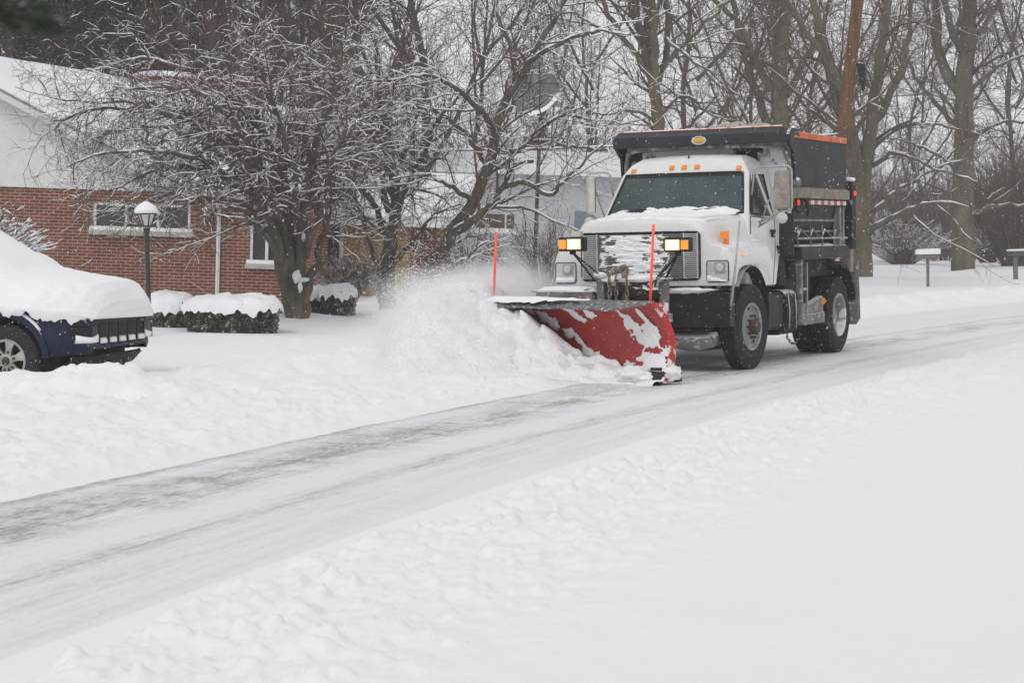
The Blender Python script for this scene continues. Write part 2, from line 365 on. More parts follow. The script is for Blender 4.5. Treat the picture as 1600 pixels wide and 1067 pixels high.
def road():
    ys = np.concatenate([np.geomspace(2.6, 60, 520), np.geomspace(60.6, 400, 80)])
    us = np.linspace(0.0, ROADW + 0.5, 130)
    Yc, U = np.meshgrid(ys, us, indexing='ij')
    sl = slope_edge(Yc); nrm = np.sqrt(1 + sl ** 2)
    X = near_edge(Yc) - U * 1 / nrm; Y = Yc + U * sl / nrm * 0 + U * sl / nrm
    X = near_edge(Yc) - U / nrm
    s = road_s(X, Y)
    lane = 1 - sstep(2.9, 3.15, U) * (1 - sstep(21.0, 22.2, Y))
    Z = -0.012 * (np.clip(s, 0, 5.5) / 5.5) * sstep(21.5, 22.5, Y) + 0.004 * (fbm(X * 6, Y * 3, 3) - 0.4)
    Z = Z + 0.006 - 0.05 * (1 - lane) - 0.05 * sstep(5.3, 5.8, U) - 0.03 * (1 - sstep(0.0, 0.25, U))
    nr, nc = X.shape
    V = np.stack([X, Y, Z], -1).reshape(-1, 3)
    i = np.arange(nr - 1)[:, None] * nc + np.arange(nc - 1)[None]
    Fq = np.stack([i, i + nc, i + nc + 1, i + 1], -1).reshape(-1, 4)
    m = bpy.data.materials.new('packed snow road'); m.use_nodes = True; nt = m.node_tree; N = nt.nodes; Lk = nt.links
    b = N['Principled BSDF']; b.inputs['Roughness'].default_value = 0.7; b.inputs['Specular IOR Level'].default_value = 0.3
    uvn = N.new('ShaderNodeUVMap'); uvn.uv_map = 'road'
    sx = N.new('ShaderNodeSeparateXYZ'); Lk.new(uvn.outputs[0], sx.inputs[0])
    def math_(op, a, c=None, d=None):
        x = N.new('ShaderNodeMath'); x.operation = op
        for k, val in enumerate((a, c, d)):
            if val is None: continue
            if isinstance(val, (int, float)): x.inputs[k].default_value = val
            else: Lk.new(val, x.inputs[k])
        return x.outputs[0]
    def noi(su, sv, det=4, off=0.0, sc=1.0, ro=0.6):
        mp = N.new('ShaderNodeMapping'); mp.inputs['Scale'].default_value = (su, sv, 1); mp.inputs['Location'].default_value = (off, off * 1.7, 0)
        Lk.new(uvn.outputs[0], mp.inputs[0]); n = N.new('ShaderNodeTexNoise'); n.inputs['Scale'].default_value = sc
        n.inputs['Detail'].default_value = det; n.inputs['Roughness'].default_value = ro; Lk.new(mp.outputs[0], n.inputs['Vector']); return n.outputs[0]
    def rng(src, a, c, lo=0.0, hi=1.0):
        r = N.new('ShaderNodeMapRange'); r.inputs[1].default_value = a; r.inputs[2].default_value = c; r.inputs[3].default_value = lo; r.inputs[4].default_value = hi
        Lk.new(src, r.inputs[0]); return r.outputs[0]
    u = math_('ADD', math_('ADD', sx.outputs[0], rng(noi(0.3, 0.12, 3, 4), 0.3, 0.7, -0.10, 0.10)), rng(noi(3.0, 1.6, 5, 14, 1.0, 0.7), 0.3, 0.7, -0.09, 0.09))
    v = sx.outputs[1]
    def band(c, w, amp, nz):
        d = math_('DIVIDE', math_('ABSOLUTE', math_('SUBTRACT', u, c)), w)
        g = rng(d, 1.0, 0.0)
        return math_('MULTIPLY', math_('MULTIPLY', g, nz), amp)
    fade = rng(v, 22, 38, 1.0, 0.35)
    streaky = rng(noi(2.6, 0.75, 6, 1, 1.0, 0.7), 0.40, 0.62)
    fine = rng(noi(16, 3.0, 4, 9), 0.3, 0.7)
    grain = math_('MULTIPLY', streaky, rng(fine, 0, 1, 0.5, 1.0))
    patch = rng(noi(1.6, 0.55, 4, 13), 0.42, 0.66)
    b1 = band(2.78, 0.16, 0.75, rng(noi(2, 0.5, 4, 2), 0.3, 0.6, 0.25, 1))
    b2 = band(2.05, 0.50, 1.15, grain)
    b2b = band(2.4, 0.55, 0.55, patch)
    b3 = band(1.08, 0.20, 0.42, rng(noi(5, 0.4, 5, 21), 0.3, 0.6, 0.2, 1))
    hair = rng(noi(24, 0.8, 4, 51), 0.46, 0.62)
    b8 = band(1.1, 0.30, 0.28, hair); b9 = band(0.6, 0.4, 0.14, hair); b10 = band(2.0, 0.7, 0.22, hair)
    diag = N.new('ShaderNodeMapping'); diag.inputs['Rotation'].default_value = (0, 0, R(33)); diag.inputs['Scale'].default_value = (1.1, 4.5, 1); Lk.new(uvn.outputs[0], diag.inputs[0]); dn = N.new('ShaderNodeTexNoise'); dn.inputs['Scale'].default_value = 0.9; dn.inputs['Detail'].default_value = 5; Lk.new(diag.outputs[0], dn.inputs['Vector'])
    b11 = band(2.15, 0.75, 0.45, rng(dn.outputs[0], 0.50, 0.68))
    b4 = band(0.72, 0.18, 0.22, rng(noi(6, 0.4, 5, 25), 0.35, 0.6, 0.1, 1))
    b5 = band(0.34, 0.20, 0.22, rng(noi(9, 0.35, 5, 31), 0.38, 0.6))
    b6 = band(3.6, 0.5, 0.3, patch); b7 = band(4.9, 0.5, 0.4, grain)
    tot = b1
    for q in (b2, b2b, b3, b4, b5, b6, b7, b8, b9, b10, b11): tot = math_('ADD', tot, q)
    tot = math_('MULTIPLY', tot, fade)
    fin2 = rng(noi(22, 9, 5, 41, 1.0, 0.75), 0.35, 0.62, 0.25, 1.25)
    tot = math_('MULTIPLY', tot, fin2); tot = math_('MULTIPLY', math_('MULTIPLY', tot, rng(u, 0.0, 0.7, 0.35, 1.0)), 0.92); tot = math_('MINIMUM', tot, 0.75)
    mx = N.new('ShaderNodeMix'); mx.data_type = 'RGBA'; Lk.new(tot, mx.inputs[0])
    mx.inputs[6].default_value = (0.855, 0.86, 0.873, 1); mx.inputs[7].default_value = (0.235, 0.195, 0.155, 1)
    Lk.new(mx.outputs[2], b.inputs['Base Color'])
    bp = N.new('ShaderNodeBump'); bp.inputs['Strength'].default_value = 0.5; bp.inputs['Distance'].default_value = 0.02
    Lk.new(math_('ADD', fin2, math_('ADD', fine, streaky)), bp.inputs['Height']); Lk.new(bp.outputs[0], b.inputs['Normal'])
    o = np_mesh('road', V, Fq[:, ::-1], 4, m)
    uv = o.data.uv_layers.new(name='road')
    UV = np.stack([U, Yc], -1).reshape(-1, 2).astype(np.float32)
    li = np.empty(len(o.data.loops), dtype=np.int32); o.data.loops.foreach_get('vertex_index', li)
    uv.data.foreach_set('uv', UV[li].ravel())
    tag(o, 'residential road under packed snow with grey tyre tracks', 'road', kind='structure')
road()

# ------------------------------------------------------------------ the plow truck
yaw = R(26); rl = R(1.2)
FW = Vector((-math.sin(yaw), -math.cos(yaw), 0)); LF = Vector((math.cos(yaw), -math.sin(yaw), 0)) * math.cos(rl) + Vector((0, 0, 1)) * math.sin(rl)
UPV = FW.cross(LF)
TO = ground(1177, 577) - LF * 1.14
TM = Matrix(((FW.x, LF.x, UPV.x, TO.x), (FW.y, LF.y, UPV.y, TO.y), (FW.z, LF.z, UPV.z, TO.z), (0, 0, 0, 1)))
truck = empty('dump_truck', mtx=TM, label='white dump truck pushing snow with an angled red plow blade', cat='truck')
def tb(mb, name, m, parent=None, **k): return mb.build(name, M[m], parent or truck, **k)

# hood and fenders
def hood():
    secs = []
    A = [(0.78, 0.90), (0.768, 0.97), (0.73, 1.0)] + [(x, 1.0) for x in (0.66, 0.62, 0.598, 0.585, 0.56, 0.52, 0.45, 0.36, 0.25, 0.12, 0.0, -0.12, -0.25, -0.36, -0.45, -0.52, -0.56, -0.585, -0.598, -0.62, -0.66)]
    for X, k in A:
        t = min(1, max(0, (0.78 - X) / 1.23))
        zs = 1.50 + 0.05 * t        # fender shoulder
        zc = 1.855 + 0.06 * t - (0.12 if k < .95 else 0.045 if k < 1 else 0.015 * (X > .7))
        zl = zs - (0.06 if k < 0.95 else 0)
        arch = 0.0
        if abs(X - 0.0) < 0.60: arch = 1.04 + 0.235 * max(0, 1 - abs(X / 0.60) ** 3.2) ** (1 / 2.2)
        zb = max(1.04, arch)
        wo = 1.16 * (k if k < 1 else 1) ; wi = (0.83 + 0.15 * t) * (k if k == 1 else k + .03)
        ws = 1.08 * k
        half = [(wo - 0.02, zb), (wo, zb + 0.03), (wo, (zb + zl) / 2), (wo - 0.015, zl - 0.12), (wo - 0.05, zl - 0.045), (ws - 0.03, zl - 0.005),
                (wi + 0.09, zl + 0.012), (wi + 0.03, zl + 0.04), (wi + 0.004, zl + 0.10), (wi - 0.02, zc - 0.12), (wi - 0.07, zc - 0.045), (wi - 0.17, zc - 0.010), (wi * 0.4, zc + 0.015)]
        half2 = [(y, z) for y, z in half]
        secs.append([(X, y, z) for y, z in half2] + [(X, 0, zc + 0.026)] + [(X, -y, z) for y, z in reversed(half2)])
    mb = MB(); mb.loft(secs)
    # front cap
    mb.v += []; k0 = 0; n = len(secs[0]); 
    mb.f.append(tuple(range(n)))
    o = tb(mb, 'hood', 'hood_paint', smooth=True, angle=50)
    return o
hd = hood()
mb = MB()
for s in (1, -1):
    lin = MB(); lin.loft([[(0.62 * math.cos(a), s * 0.62, 0.66 + 0.60 * math.sin(a)), (0.62 * math.cos(a), s * 1.145, 0.66 + 0.60 * math.sin(a))] for a in [R(-5 + 190 * i / 16) for i in range(17)]])
    tb(lin, 'wheel_liner', 'dirty_black', smooth=True)
    m2 = MB(); m2.box(0.36, 0.42, s * 1.14, s * 1.175, 1.37, 1.41); tb(m2, 'side_marker_light', 'amber_lit', bevel=0.008)
    m3 = MB(); m3.box(0.44, 0.50, s * 0.965 - 0.05, s * 0.965 + 0.05, 1.585, 1.685)
    m3.box(0.40, 0.44, s * 0.965 - 0.035, s * 0.965 + 0.035, 1.52, 1.67)
    tb(m3, 'turn_signal', 'amber', bevel=0.01)
# hood rear lip snow (ridge piled at windshield foot)
mb = MB(); secs = []
for i in range(61):
    y = -0.86 + 1.72 * i / 60; n = mnoise.fractal(Vector((y * 5, 3, 0)), 1, 2, 4)
    e = max(0.0, 1 - abs(y / 0.86) ** 6); hgt = (0.045 + 0.035 * n + 0.02 * math.sin(y * 3 + 1)) * e
    zb = 1.925
    secs.append([(-0.20, y, zb - 0.035), (-0.27, y, zb - 0.012 + hgt * 0.3), (-0.36, y, zb + hgt * 0.95), (-0.43, y, zb + 0.03 + hgt), (-0.50, y, zb + 0.05)])
mb.loft(secs); tb(mb, 'hood_snow', 'snow', smooth=True)
mb = MB()
def hs(u, v):
    X = 0.70 - 0.95 * u; t = (0.78 - X) / 1.23; wi = 0.80 + 0.12 * t
    y = (2 * v - 1) * wi * 0.97
    zc = 1.855 + 0.06 * t + 0.018 - 0.05 * abs(2 * v - 1) ** 3.0 - 0.035 * max(0, X - .62) / .08
    return X, y, zc
secs = []
for i in range(41):
    row = []
    for j in range(61):
        X, y, z = hs(i / 40, j / 60); n = mnoise.fractal(Vector((X * 3, y * 2, 5)), 1, 2, 4)
        e = min(1, 6 * min(i / 40, 1 - i / 40 + 0.2), 6 * min(j / 60, 1 - j / 60))
        row.append((X, y, z - 0.012 + e * max(0, 0.022 + 0.03 * n)))
    secs.append(row)
mb.loft(secs); tb(mb, 'hood_snow', 'snow', smooth=True)

# grille
GX = 0.785
fr = MB()
def rrect(y0, y1, z0, z1, r, n=5):
    pts = []
    for cy, cz, a0 in ((y1 - r, z1 - r, 0), (y0 + r, z1 - r, 90), (y0 + r, z0 + r, 180), (y1 - r, z0 + r, 270)):
        for i in range(n + 1):
            a = R(a0 + 90 * i / n); pts.append((cy + r * math.cos(a), cz + r * math.sin(a)))
    return pts
G0, G1, GZ0, GZ1 = -0.765, 0.765, 1.115, 1.685
pan = MB(); pan.prism([(y, z) for y, z in rrect(G0, G1, GZ0, GZ1, 0.06)], GX - 0.03, GX + 0.003, axis='X')
grille = tb(pan, 'grille', 'void')
gas = MB(); ring = [(GX + 0.004, y, z) for y, z in rrect(G0, G1, GZ0, GZ1, 0.06)]; gas.tube(ring + [ring[0]], 0.013, 6, cap=False); tb(gas, 'grille_gasket', 'black', grille, smooth=True)
slL = MB(); slR = MB(); sd = MB()
for i in range(22):
    z = GZ0 + 0.03 + (GZ1 - GZ0 - 0.06) * i / 21
    for a, b2, sl in ((G0 + 0.03, -0.57, slL), (0.585, G1 - 0.03, slR)): sl.box(GX + 0.004, GX + 0.022, a, b2, z - 0.0075, z + 0.006)
    sd.box(GX + 0.004, GX + 0.020, -0.54, 0.56, z - 0.008, z + 0.006)
for y, sl in ((-0.555, slL), (0.572, slR), (G0 + 0.022, slL), (G1 - 0.022, slR)): sl.box(GX + 0.003, GX + 0.028, y - 0.009, y + 0.009, GZ0 + 0.015, GZ1 - 0.015)
for y in (-0.27, 0.0, 0.28): sd.box(GX + 0.003, GX + 0.024, y - 0.007, y + 0.007, GZ0 + 0.02, GZ1 - 0.02)
tb(slL, 'side_slats', 'slat', grille); tb(slR, 'side_slats', 'slat', grille); tb(sd, 'center_slats', 'slat_dark', grille)
# snow plastered over the grille: torn sheet
gs = MB(); ny, nz = 150, 90; idx = {}
for j in range(nz + 1):
    for i in range(ny + 1):
        y = -0.54 + 0.98 * i / ny; z = GZ0 + 0.02 + (GZ1 - GZ0 - 0.05) * j / nz
        n = mnoise.fractal(Vector((y * 7, z * 26, 2)), 1, 2, 4); e = min(1, (0.46 - y) * 6, (y + 0.56) * 12 + 0.2)
        slotp = 0.5 + 0.5 * math.cos((z - GZ0 - 0.03) / ((GZ1 - GZ0 - 0.06) / 21) * 2 * PI)
        big = mnoise.noise(Vector((y * 2.2 + 4, z * 3, 7)))
        f = n * 0.9 + 0.30 * big + 0.28 * slotp + (e - 1) * 0.9 + 0.19 + 0.25 * max(0, 1 - abs(y + 0.05) / 0.35)
        if y < -0.30: f -= 0.22
        idx[(i, j)] = (len(gs.v), f); gs.v.append((GX + 0.022 + 0.018 * max(0, f) + 0.006 * n, y, z))
for j in range(nz):
    for i in range(ny):
        q = [idx[(i, j)], idx[(i + 1, j)], idx[(i + 1, j + 1)], idx[(i, j + 1)]]
        if min(c[1] for c in q) > 0.02: gs.f.append(tuple(c[0] for c in q))
tb(gs, 'grille_snow', 'snow', grille, smooth=True, fixn=False)

# headlights in recessed housings
for s in (1, -1):
    hy = s * 0.985
    h = MB(); rr = [(0.782, y, z) for y, z in rrect(hy - 0.135, hy + 0.135, 1.085, 1.335, 0.03)]
    b = MB(); b.prism([(y, z) for _, y, z in rr], 0.765, 0.786, axis='X'); hl = tb(b, 'headlight', 'cream')
    h.tube(rr + [rr[0]], 0.008, 6, cap=False); tb(h, 'bezel', 'black', hl, smooth=True)
    lens = MB(); lens.prism(rrect(hy + 0.0 * s - 0.07 + 0.03, hy + 0.10, 1.19, 1.315, 0.015), 0.786, 0.800, axis='X'); tb(lens, 'lens', 'chrome', hl, bevel=0.004)
    rg = MB(); rg.lathe([(0.038, 0), (0.05, 0.004), (0.052, 0.012), (0.03, 0.016), (0.001, 0.012)], (0.799, hy + 0.03, 1.252), 'X', 20); tb(rg, 'reflector', 'lampglass', hl, smooth=True)
    sn = MB(); secs = []
    for i in range(21):
        y = hy - 0.125 + 0.25 * i / 20; top = 1.10 + 0.075 * (1 - i / 20 if s > 0 else 0.85) + 0.012 * mnoise.noise(Vector((y * 20, 0, 0)))
        secs.append([(0.786, y, 1.09), (0.812, y, 1.092), (0.81, y, top - 0.02), (0.787, y, top)])
    sn.loft(secs, closed=True, caps=True); tb(sn, 'snow', 'snow', hl, smooth=True)

# cab shell: side profile swept across with tumblehome
prof = [(-0.30, 0.98), (-0.36, 1.86), (-0.74, 2.43), (-0.84, 2.55), (-1.00, 2.635), (-1.25, 2.65), (-1.46, 2.61), (-1.53, 2.48), (-1.56, 1.9), (-1.54, 1.35), (-1.42, 0.98)]
def wz(z): return 0.98 - 0.02 * max(0, (1.35 - z)) if z < 1.9 else 0.98 - 0.115 * (z - 1.9) / 0.5 if z < 2.4 else 0.865 - 0.20 * ((z - 2.4) / 0.25) ** 1.8
cabm = MB(); secs = []
for f_ in (-1.0, -0.97, -0.85, -0.5, 0, 0.5, 0.85, 0.97, 1.0):
    sec = []
    for X, z in prof:
        bow = 0.05 * (1 - f_ * f_) if X > -0.9 else 0.0
        top = 0.03 * (1 - f_ * f_) if z > 2.5 else 0
        ins = 0.03 if abs(f_) == 1 else 0
        cx, cz = -0.95, 1.7
        sec.append((X + bow - 0 + (cx - X) * ins, f_ * wz(z), z + top + (cz - z) * ins))
    secs.append(sec)
cabm.loft(secs, closed=True, caps=True)
cab = tb(cabm, 'cab', 'white_paint', smooth=True, angle=38)
def wspt(f_, t, off=0.0):
    X = -0.36 + (-0.74 + 0.36) * t; z = 1.86 + 0.57 * t; w = wz(z) - 0.075
    nx, nz = 0.823, 0.568
    return (X + 0.05 * (1 - f_ * f_) + nx * off, f_ * w, z + nz * off)
g = MB(); g.loft([[wspt(-1 + 2 * i / 16, 0.08 + 0.90 * j / 6, 0.012) for j in range(7)] for i in range(17)])
ws_ = tb(g, 'windshield', 'glass', smooth=True)
g = MB(); g.loft([[wspt(-0.985 + 1.97 * i / 16, 0.90 + 0.075 * j, 0.0145) for j in range(2)] for i in range(17)]); tb(g, 'shade_band', 'void', ws_, smooth=True)
g = MB(); bd = [wspt(-1 + 2 * i / 16, 0.08, 0.014) for i in range(17)] + [wspt(1, 0.08 + 0.90 * j / 6, 0.014) for j in range(1, 7)] + [wspt(1 - 2 * i / 16, 0.98, 0.014) for i in range(1, 17)] + [wspt(-1, 0.98 - 0.90 * j / 6, 0.014) for j in range(1, 7)]
g.tube(bd, 0.016, 6); tb(g, 'windshield_gasket', 'black', smooth=True)
for a, b2, yb in ((-0.05, 0.62, 0.2), (-0.80, -0.18, -0.9)):
    w = MB(); w.tube([wspt(a, 0.10, 0.03), wspt((a + b2) / 2, 0.12 if a > -.5 else 0.17, 0.04), wspt(b2, 0.17 if a > -.5 else 0.10, 0.035)], [0.014, 0.013, 0.008], 6)
    w.tube([wspt(a + .25, 0.0, 0.0), wspt((a + b2) / 2 + .05, 0.12, 0.045)], 0.009, 6)
    tb(w, 'wiper', 'black')
# side windows, vent pillar, door seam, handle
for s in (1, -1):
    def sp_(X, z, o=0.006): return (X, s * (wz(z) + o), z)
    g = MB(); g.add([sp_(-0.47, 1.90), sp_(-0.80, 2.38), sp_(-1.24, 2.40), sp_(-1.27, 1.87)], [(0, 1, 2, 3)]); g.add([sp_(-0.47, 1.90, -.01), sp_(-0.80, 2.38, -.01), sp_(-1.24, 2.40, -.01), sp_(-1.27, 1.87, -.01)], [(3, 2, 1, 0)])
    dr = MB(); dr.add([sp_(x, z, 0.003) for x, z in ((-0.42, 1.10), (-0.42, 1.86), (-1.33, 1.83), (-1.36, 1.45), (-1.28, 1.02), (-0.62, 1.02))] + [sp_(x, z, -0.02) for x, z in ((-0.42, 1.10), (-0.42, 1.86), (-1.33, 1.83), (-1.36, 1.45), (-1.28, 1.02), (-0.62, 1.02))],
           [(0, 1, 2, 3, 4, 5)] + [(i, i + 6, (i + 1) % 6 + 6, (i + 1) % 6) for i in range(6)])
    door = tb(dr, 'door', 'white_paint', bevel=0.004)
    o = tb(g, 'window', 'glass_dark', door, fixn=False)
    g2 = MB(); pts = [sp_(-0.47, 1.90, .008), sp_(-0.80, 2.38, .008), sp_(-1.24, 2.40, .008), sp_(-1.27, 1.87, .008)]; g2.tube(pts + [pts[0]], 0.012, 6); tb(g2, 'window_gasket', 'black', door, smooth=True)
    g2 = MB(); g2.tube([sp_(-0.96, 2.39, .012), sp_(-1.20, 1.88, .012)], 0.026, 4); tb(g2, 'window_post', 'white_paint', door)
    g2 = MB(); pts = [sp_(x, z, 0.004) for x, z in ((-0.42, 1.10), (-0.42, 1.86), (-1.33, 1.83), (-1.36, 1.45), (-1.28, 1.02))]; g2.tube(pts, 0.005, 4); tb(g2, 'door_seam', 'black', door)
    g2 = MB(); g2.box(-1.27, -1.15, s * 1.0 - 0.01, s * 1.0 + 0.028, 1.66, 1.70); g2.box(-1.22, -1.19, s * 1.0 - 0.01, s * 1.0 + 0.03, 1.60, 1.66); tb(g2, 'handle', 'black', door, bevel=0.006)
    # mirror
    g2 = MB(); q_ = 1.0 if s > 0 else 0.3
    my = s * 1.37 if s > 0 else -1.21
    rotm = Matrix.Translation((-0.50, my, 2.18)) @ Matrix.Rotation(R(-8 if s > 0 else -52), 4, 'Z')
    g2.box(-0.045, 0.03, -0.105, 0.105, -0.235, 0.235, rotm); mir = tb(g2, 'mirror', 'mirror_back' if s > 0 else 'cream', bevel=0.02)
    g3 = MB(); g3.box(-0.052, -0.045, -0.09, 0.09, -0.215, 0.215, rotm); tb(g3, 'mirror_glass', 'glass_dark', mir)
    arm = MB(); top = (-0.70, s * 0.90, 2.47)
    arm.tube([(-0.62, s * 0.93, 2.12), (-0.62, s * 0.98, 2.44), (-0.60, s * 1.03, 2.47), (-0.50, my + s * 0.08 * q_, 2.47), (-0.50, my + s * 0.125 * q_, 2.43), (-0.50, my + s * 0.125 * q_, 1.96), (-0.50, my + s * 0.09 * q_, 1.92), (-0.52, my - s * 0.02, 1.92), (-0.62, s * 1.06, 1.80), (-0.64, s * 1.01, 1.79)], 0.013, 6)
    arm.tube([(-0.64, s * 1.01, 1.72), (-0.50, my, 2.46)], 0.009, 6); arm.tube([(-0.64, s * 1.02, 1.74), (-0.50, my + s * .05, 1.93)], 0.013, 6)
    tb(arm, 'mirror_arm', 'chrome', mir, smooth=True)
    cv = MB(); cv.lathe([(0.001, 0.03), (0.04, 0.026), (0.068, 0.01), (0.072, -0.01), (0.06, -0.02), (0.001, -0.022)], (-0.47, my + s * 0.0, 1.835), 'X', 20); tb(cv, 'spot_mirror', 'cream', mir, smooth=True)
for y in (-0.70, -0.17, 0.0, 0.17, 0.72):
    g = MB(); x0 = -0.79 + 0.05 * (1 - y * y); mt = Matrix.Translation((x0, y, 2.495 - .03 * (abs(y) > .5))) @ Matrix.Rotation(R(50), 4, 'Y')
    g.box(-0.035, 0.03, -0.034, 0.034, -0.02, 0.03, mt); tb(g, 'roof_marker_light', 'amber', bevel=0.012)
g = MB(); g.tube([(-0.9, 0.0, 2.6), (-0.9, 0, 2.66)], 0.012, 6); tb(g, 'horn_stub', 'black')

# ---- wheels
def tyre_prof(ro, w):
    p = [(0.29, -w * 0.36), (0.33, -w * 0.47), (ro * 0.80, -w * 0.50), (ro * 0.93, -w * 0.47), (ro - 0.018, -w * 0.41)]
    for k in range(4):
        a = -w * 0.38 + k * w * 0.205
        p += [(ro, a), (ro, a + w * 0.155), (ro - 0.016, a + w * 0.165), (ro - 0.016, a + w * 0.195)]
    p = p[:-2] + [(ro - 0.018, w * 0.41), (ro * 0.93, w * 0.47), (ro * 0.80, w * 0.50), (0.33, w * 0.47), (0.29, w * 0.36)]
    return p
def wheel(name, c, w, steer, s, kind):
    e = MB(); ro = 0.52
    mt = Matrix.Translation(c) @ Matrix.Rotation(steer, 4, 'Z')
    o = tb(MB().lathe(tyre_prof(ro, w), (0, 0, 0), 'Y', 56), name, 'rubber', smooth=True, angle=35); o.matrix_local = mt
    # sidewall rings
    r = MB()
    for rr in (0.40, 0.44): r.lathe([(rr, s * w * 0.495), (rr + 0.006, s * (w * 0.495 + 0.006)), (rr + 0.012, s * w * 0.495)], (0, 0, 0), 'Y', 48)
    tb(r, 'sidewall_ridge', 'rubber', o, smooth=True)
    if kind == 'front':
        rm = MB(); rm.lathe([(0.295, s * w * .44), (0.285, s * w * .50), (0.262, s * w * .46), (0.252, s * w * .30), (0.225, s * w * .22), (0.19, s * w * .30), (0.155, s * w * .42), (0.115, s * w * .44), (0.11, s * w * .44), (0.001, s * w * .44)], (0, 0, 0), 'Y', 40)
        tb(rm, 'rim', 'rim', o, smooth=True, angle=30)
        hb = MB(); hb.lathe([(0.095, s * w * .44), (0.095, s * (w * .44 + .05)), (0.075, s * (w * .44 + .085)), (0.001, s * (w * .44 + .09))], (0, 0, 0), 'Y', 24); tb(hb, 'hub', 'rust', o, smooth=True, angle=35)
        for k in range(10):
            lg = MB(); a = 2 * PI * k / 10; lg.lathe([(0.019, s * w * .41), (0.019, s * (w * .44 + .035)), (0.001, s * (w * .44 + .04))], (0.135 * math.cos(a), 0, 0.135 * math.sin(a)), 'Y', 6); tb(lg, 'lug_nut', 'rust', o)
        for k in range(5):
            hl = MB(); a = 2 * PI * k / 5 + .3; hl.lathe([(0.001, 0), (0.03, 0)], (0.225 * math.cos(a), s * (w * .23 + .012), 0.225 * math.sin(a)), 'Y', 12); tb(hl, 'hand_hole', 'void', o)
    else:
        rm = MB(); rm.lathe([(0.300, s * w * .44), (0.288, s * w * .52), (0.262, s * w * .46), (0.245, s * w * .05), (0.235, -s * w * .15), (0.14, -s * w * .10), (0.13, s * w * .10), (0.10, s * w * .18), (0.001, s * w * .20)], (0, 0, 0), 'Y', 40)
        tb(rm, 'rim', 'rimwhite', o, smooth=True, angle=30)
    return o
for s in (1, -1):
    wheel('front_wheel', (0, s * 1.03, 0.52), 0.23, R(-4), s, 'front')
    wheel('rear_wheel', (-3.6, s * 1.03, 0.52), 0.25, 0, s, 'rear'); wheel('rear_wheel', (-3.6, s * 0.72, 0.52), 0.25, 0, s, 'rear')

# ---- chassis
g = MB()
for s in (1, -1): g.box(-4.0, 0.7, s * 0.40 - 0.04, s * 0.40 + 0.04, 0.72, 1.0)
for x in (-3.9, -2.6, -1.6, 0.3): g.box(x, x + 0.12, -0.4, 0.4, 0.76, 0.95)
g.box(-0.55, 0.62, -0.36, 0.36, 0.55, 1.05)
frame = tb(g, 'frame', 'dirty_black')
g = MB(); g.tube([(0, -0.95, 0.50), (0, -0.5, 0.42), (0, 0.5, 0.42), (0, 0.95, 0.50)], 0.07, 8); tb(g, 'front_axle', 'dirty_black', smooth=True)
g = MB(); g.tube([(-3.6, -0.9, 0.52), (-3.6, 0.9, 0.52)], 0.09, 8); g.lathe([(0.01, -.22), (.16, -.16), (.21, 0), (.16, .16), (.01, .22)], (-3.6, 0, 0.52), 'X', 16); tb(g, 'rear_axle', 'dirty_black', smooth=True)
g = MB(); g.box(0.80, 0.98, -1.18, 1.20, 0.56, 0.96); g.box(0.62, 0.80, -0.8, 0.85, 0.50, 0.90); tb(g, 'bumper', 'bumper_black', bevel=0.015)
g = MB(); g.loft([[(0.60 + 0.0, y, 0.50 + 0.02 * math.sin(y * 6)), (0.95, y, 0.40 + 0.05 * mnoise.noise(Vector((y * 3, 0, 0)))), (0.80, y, 0.30 + 0.09 * mnoise.noise(Vector((y * 2.3, 4, 0)))), (0.45, y, 0.34)] for y in [-0.8 + 0.1 * i for i in range(18)]], closed=True, caps=True)
tb(g, 'skid_plate', 'salt', smooth=True)
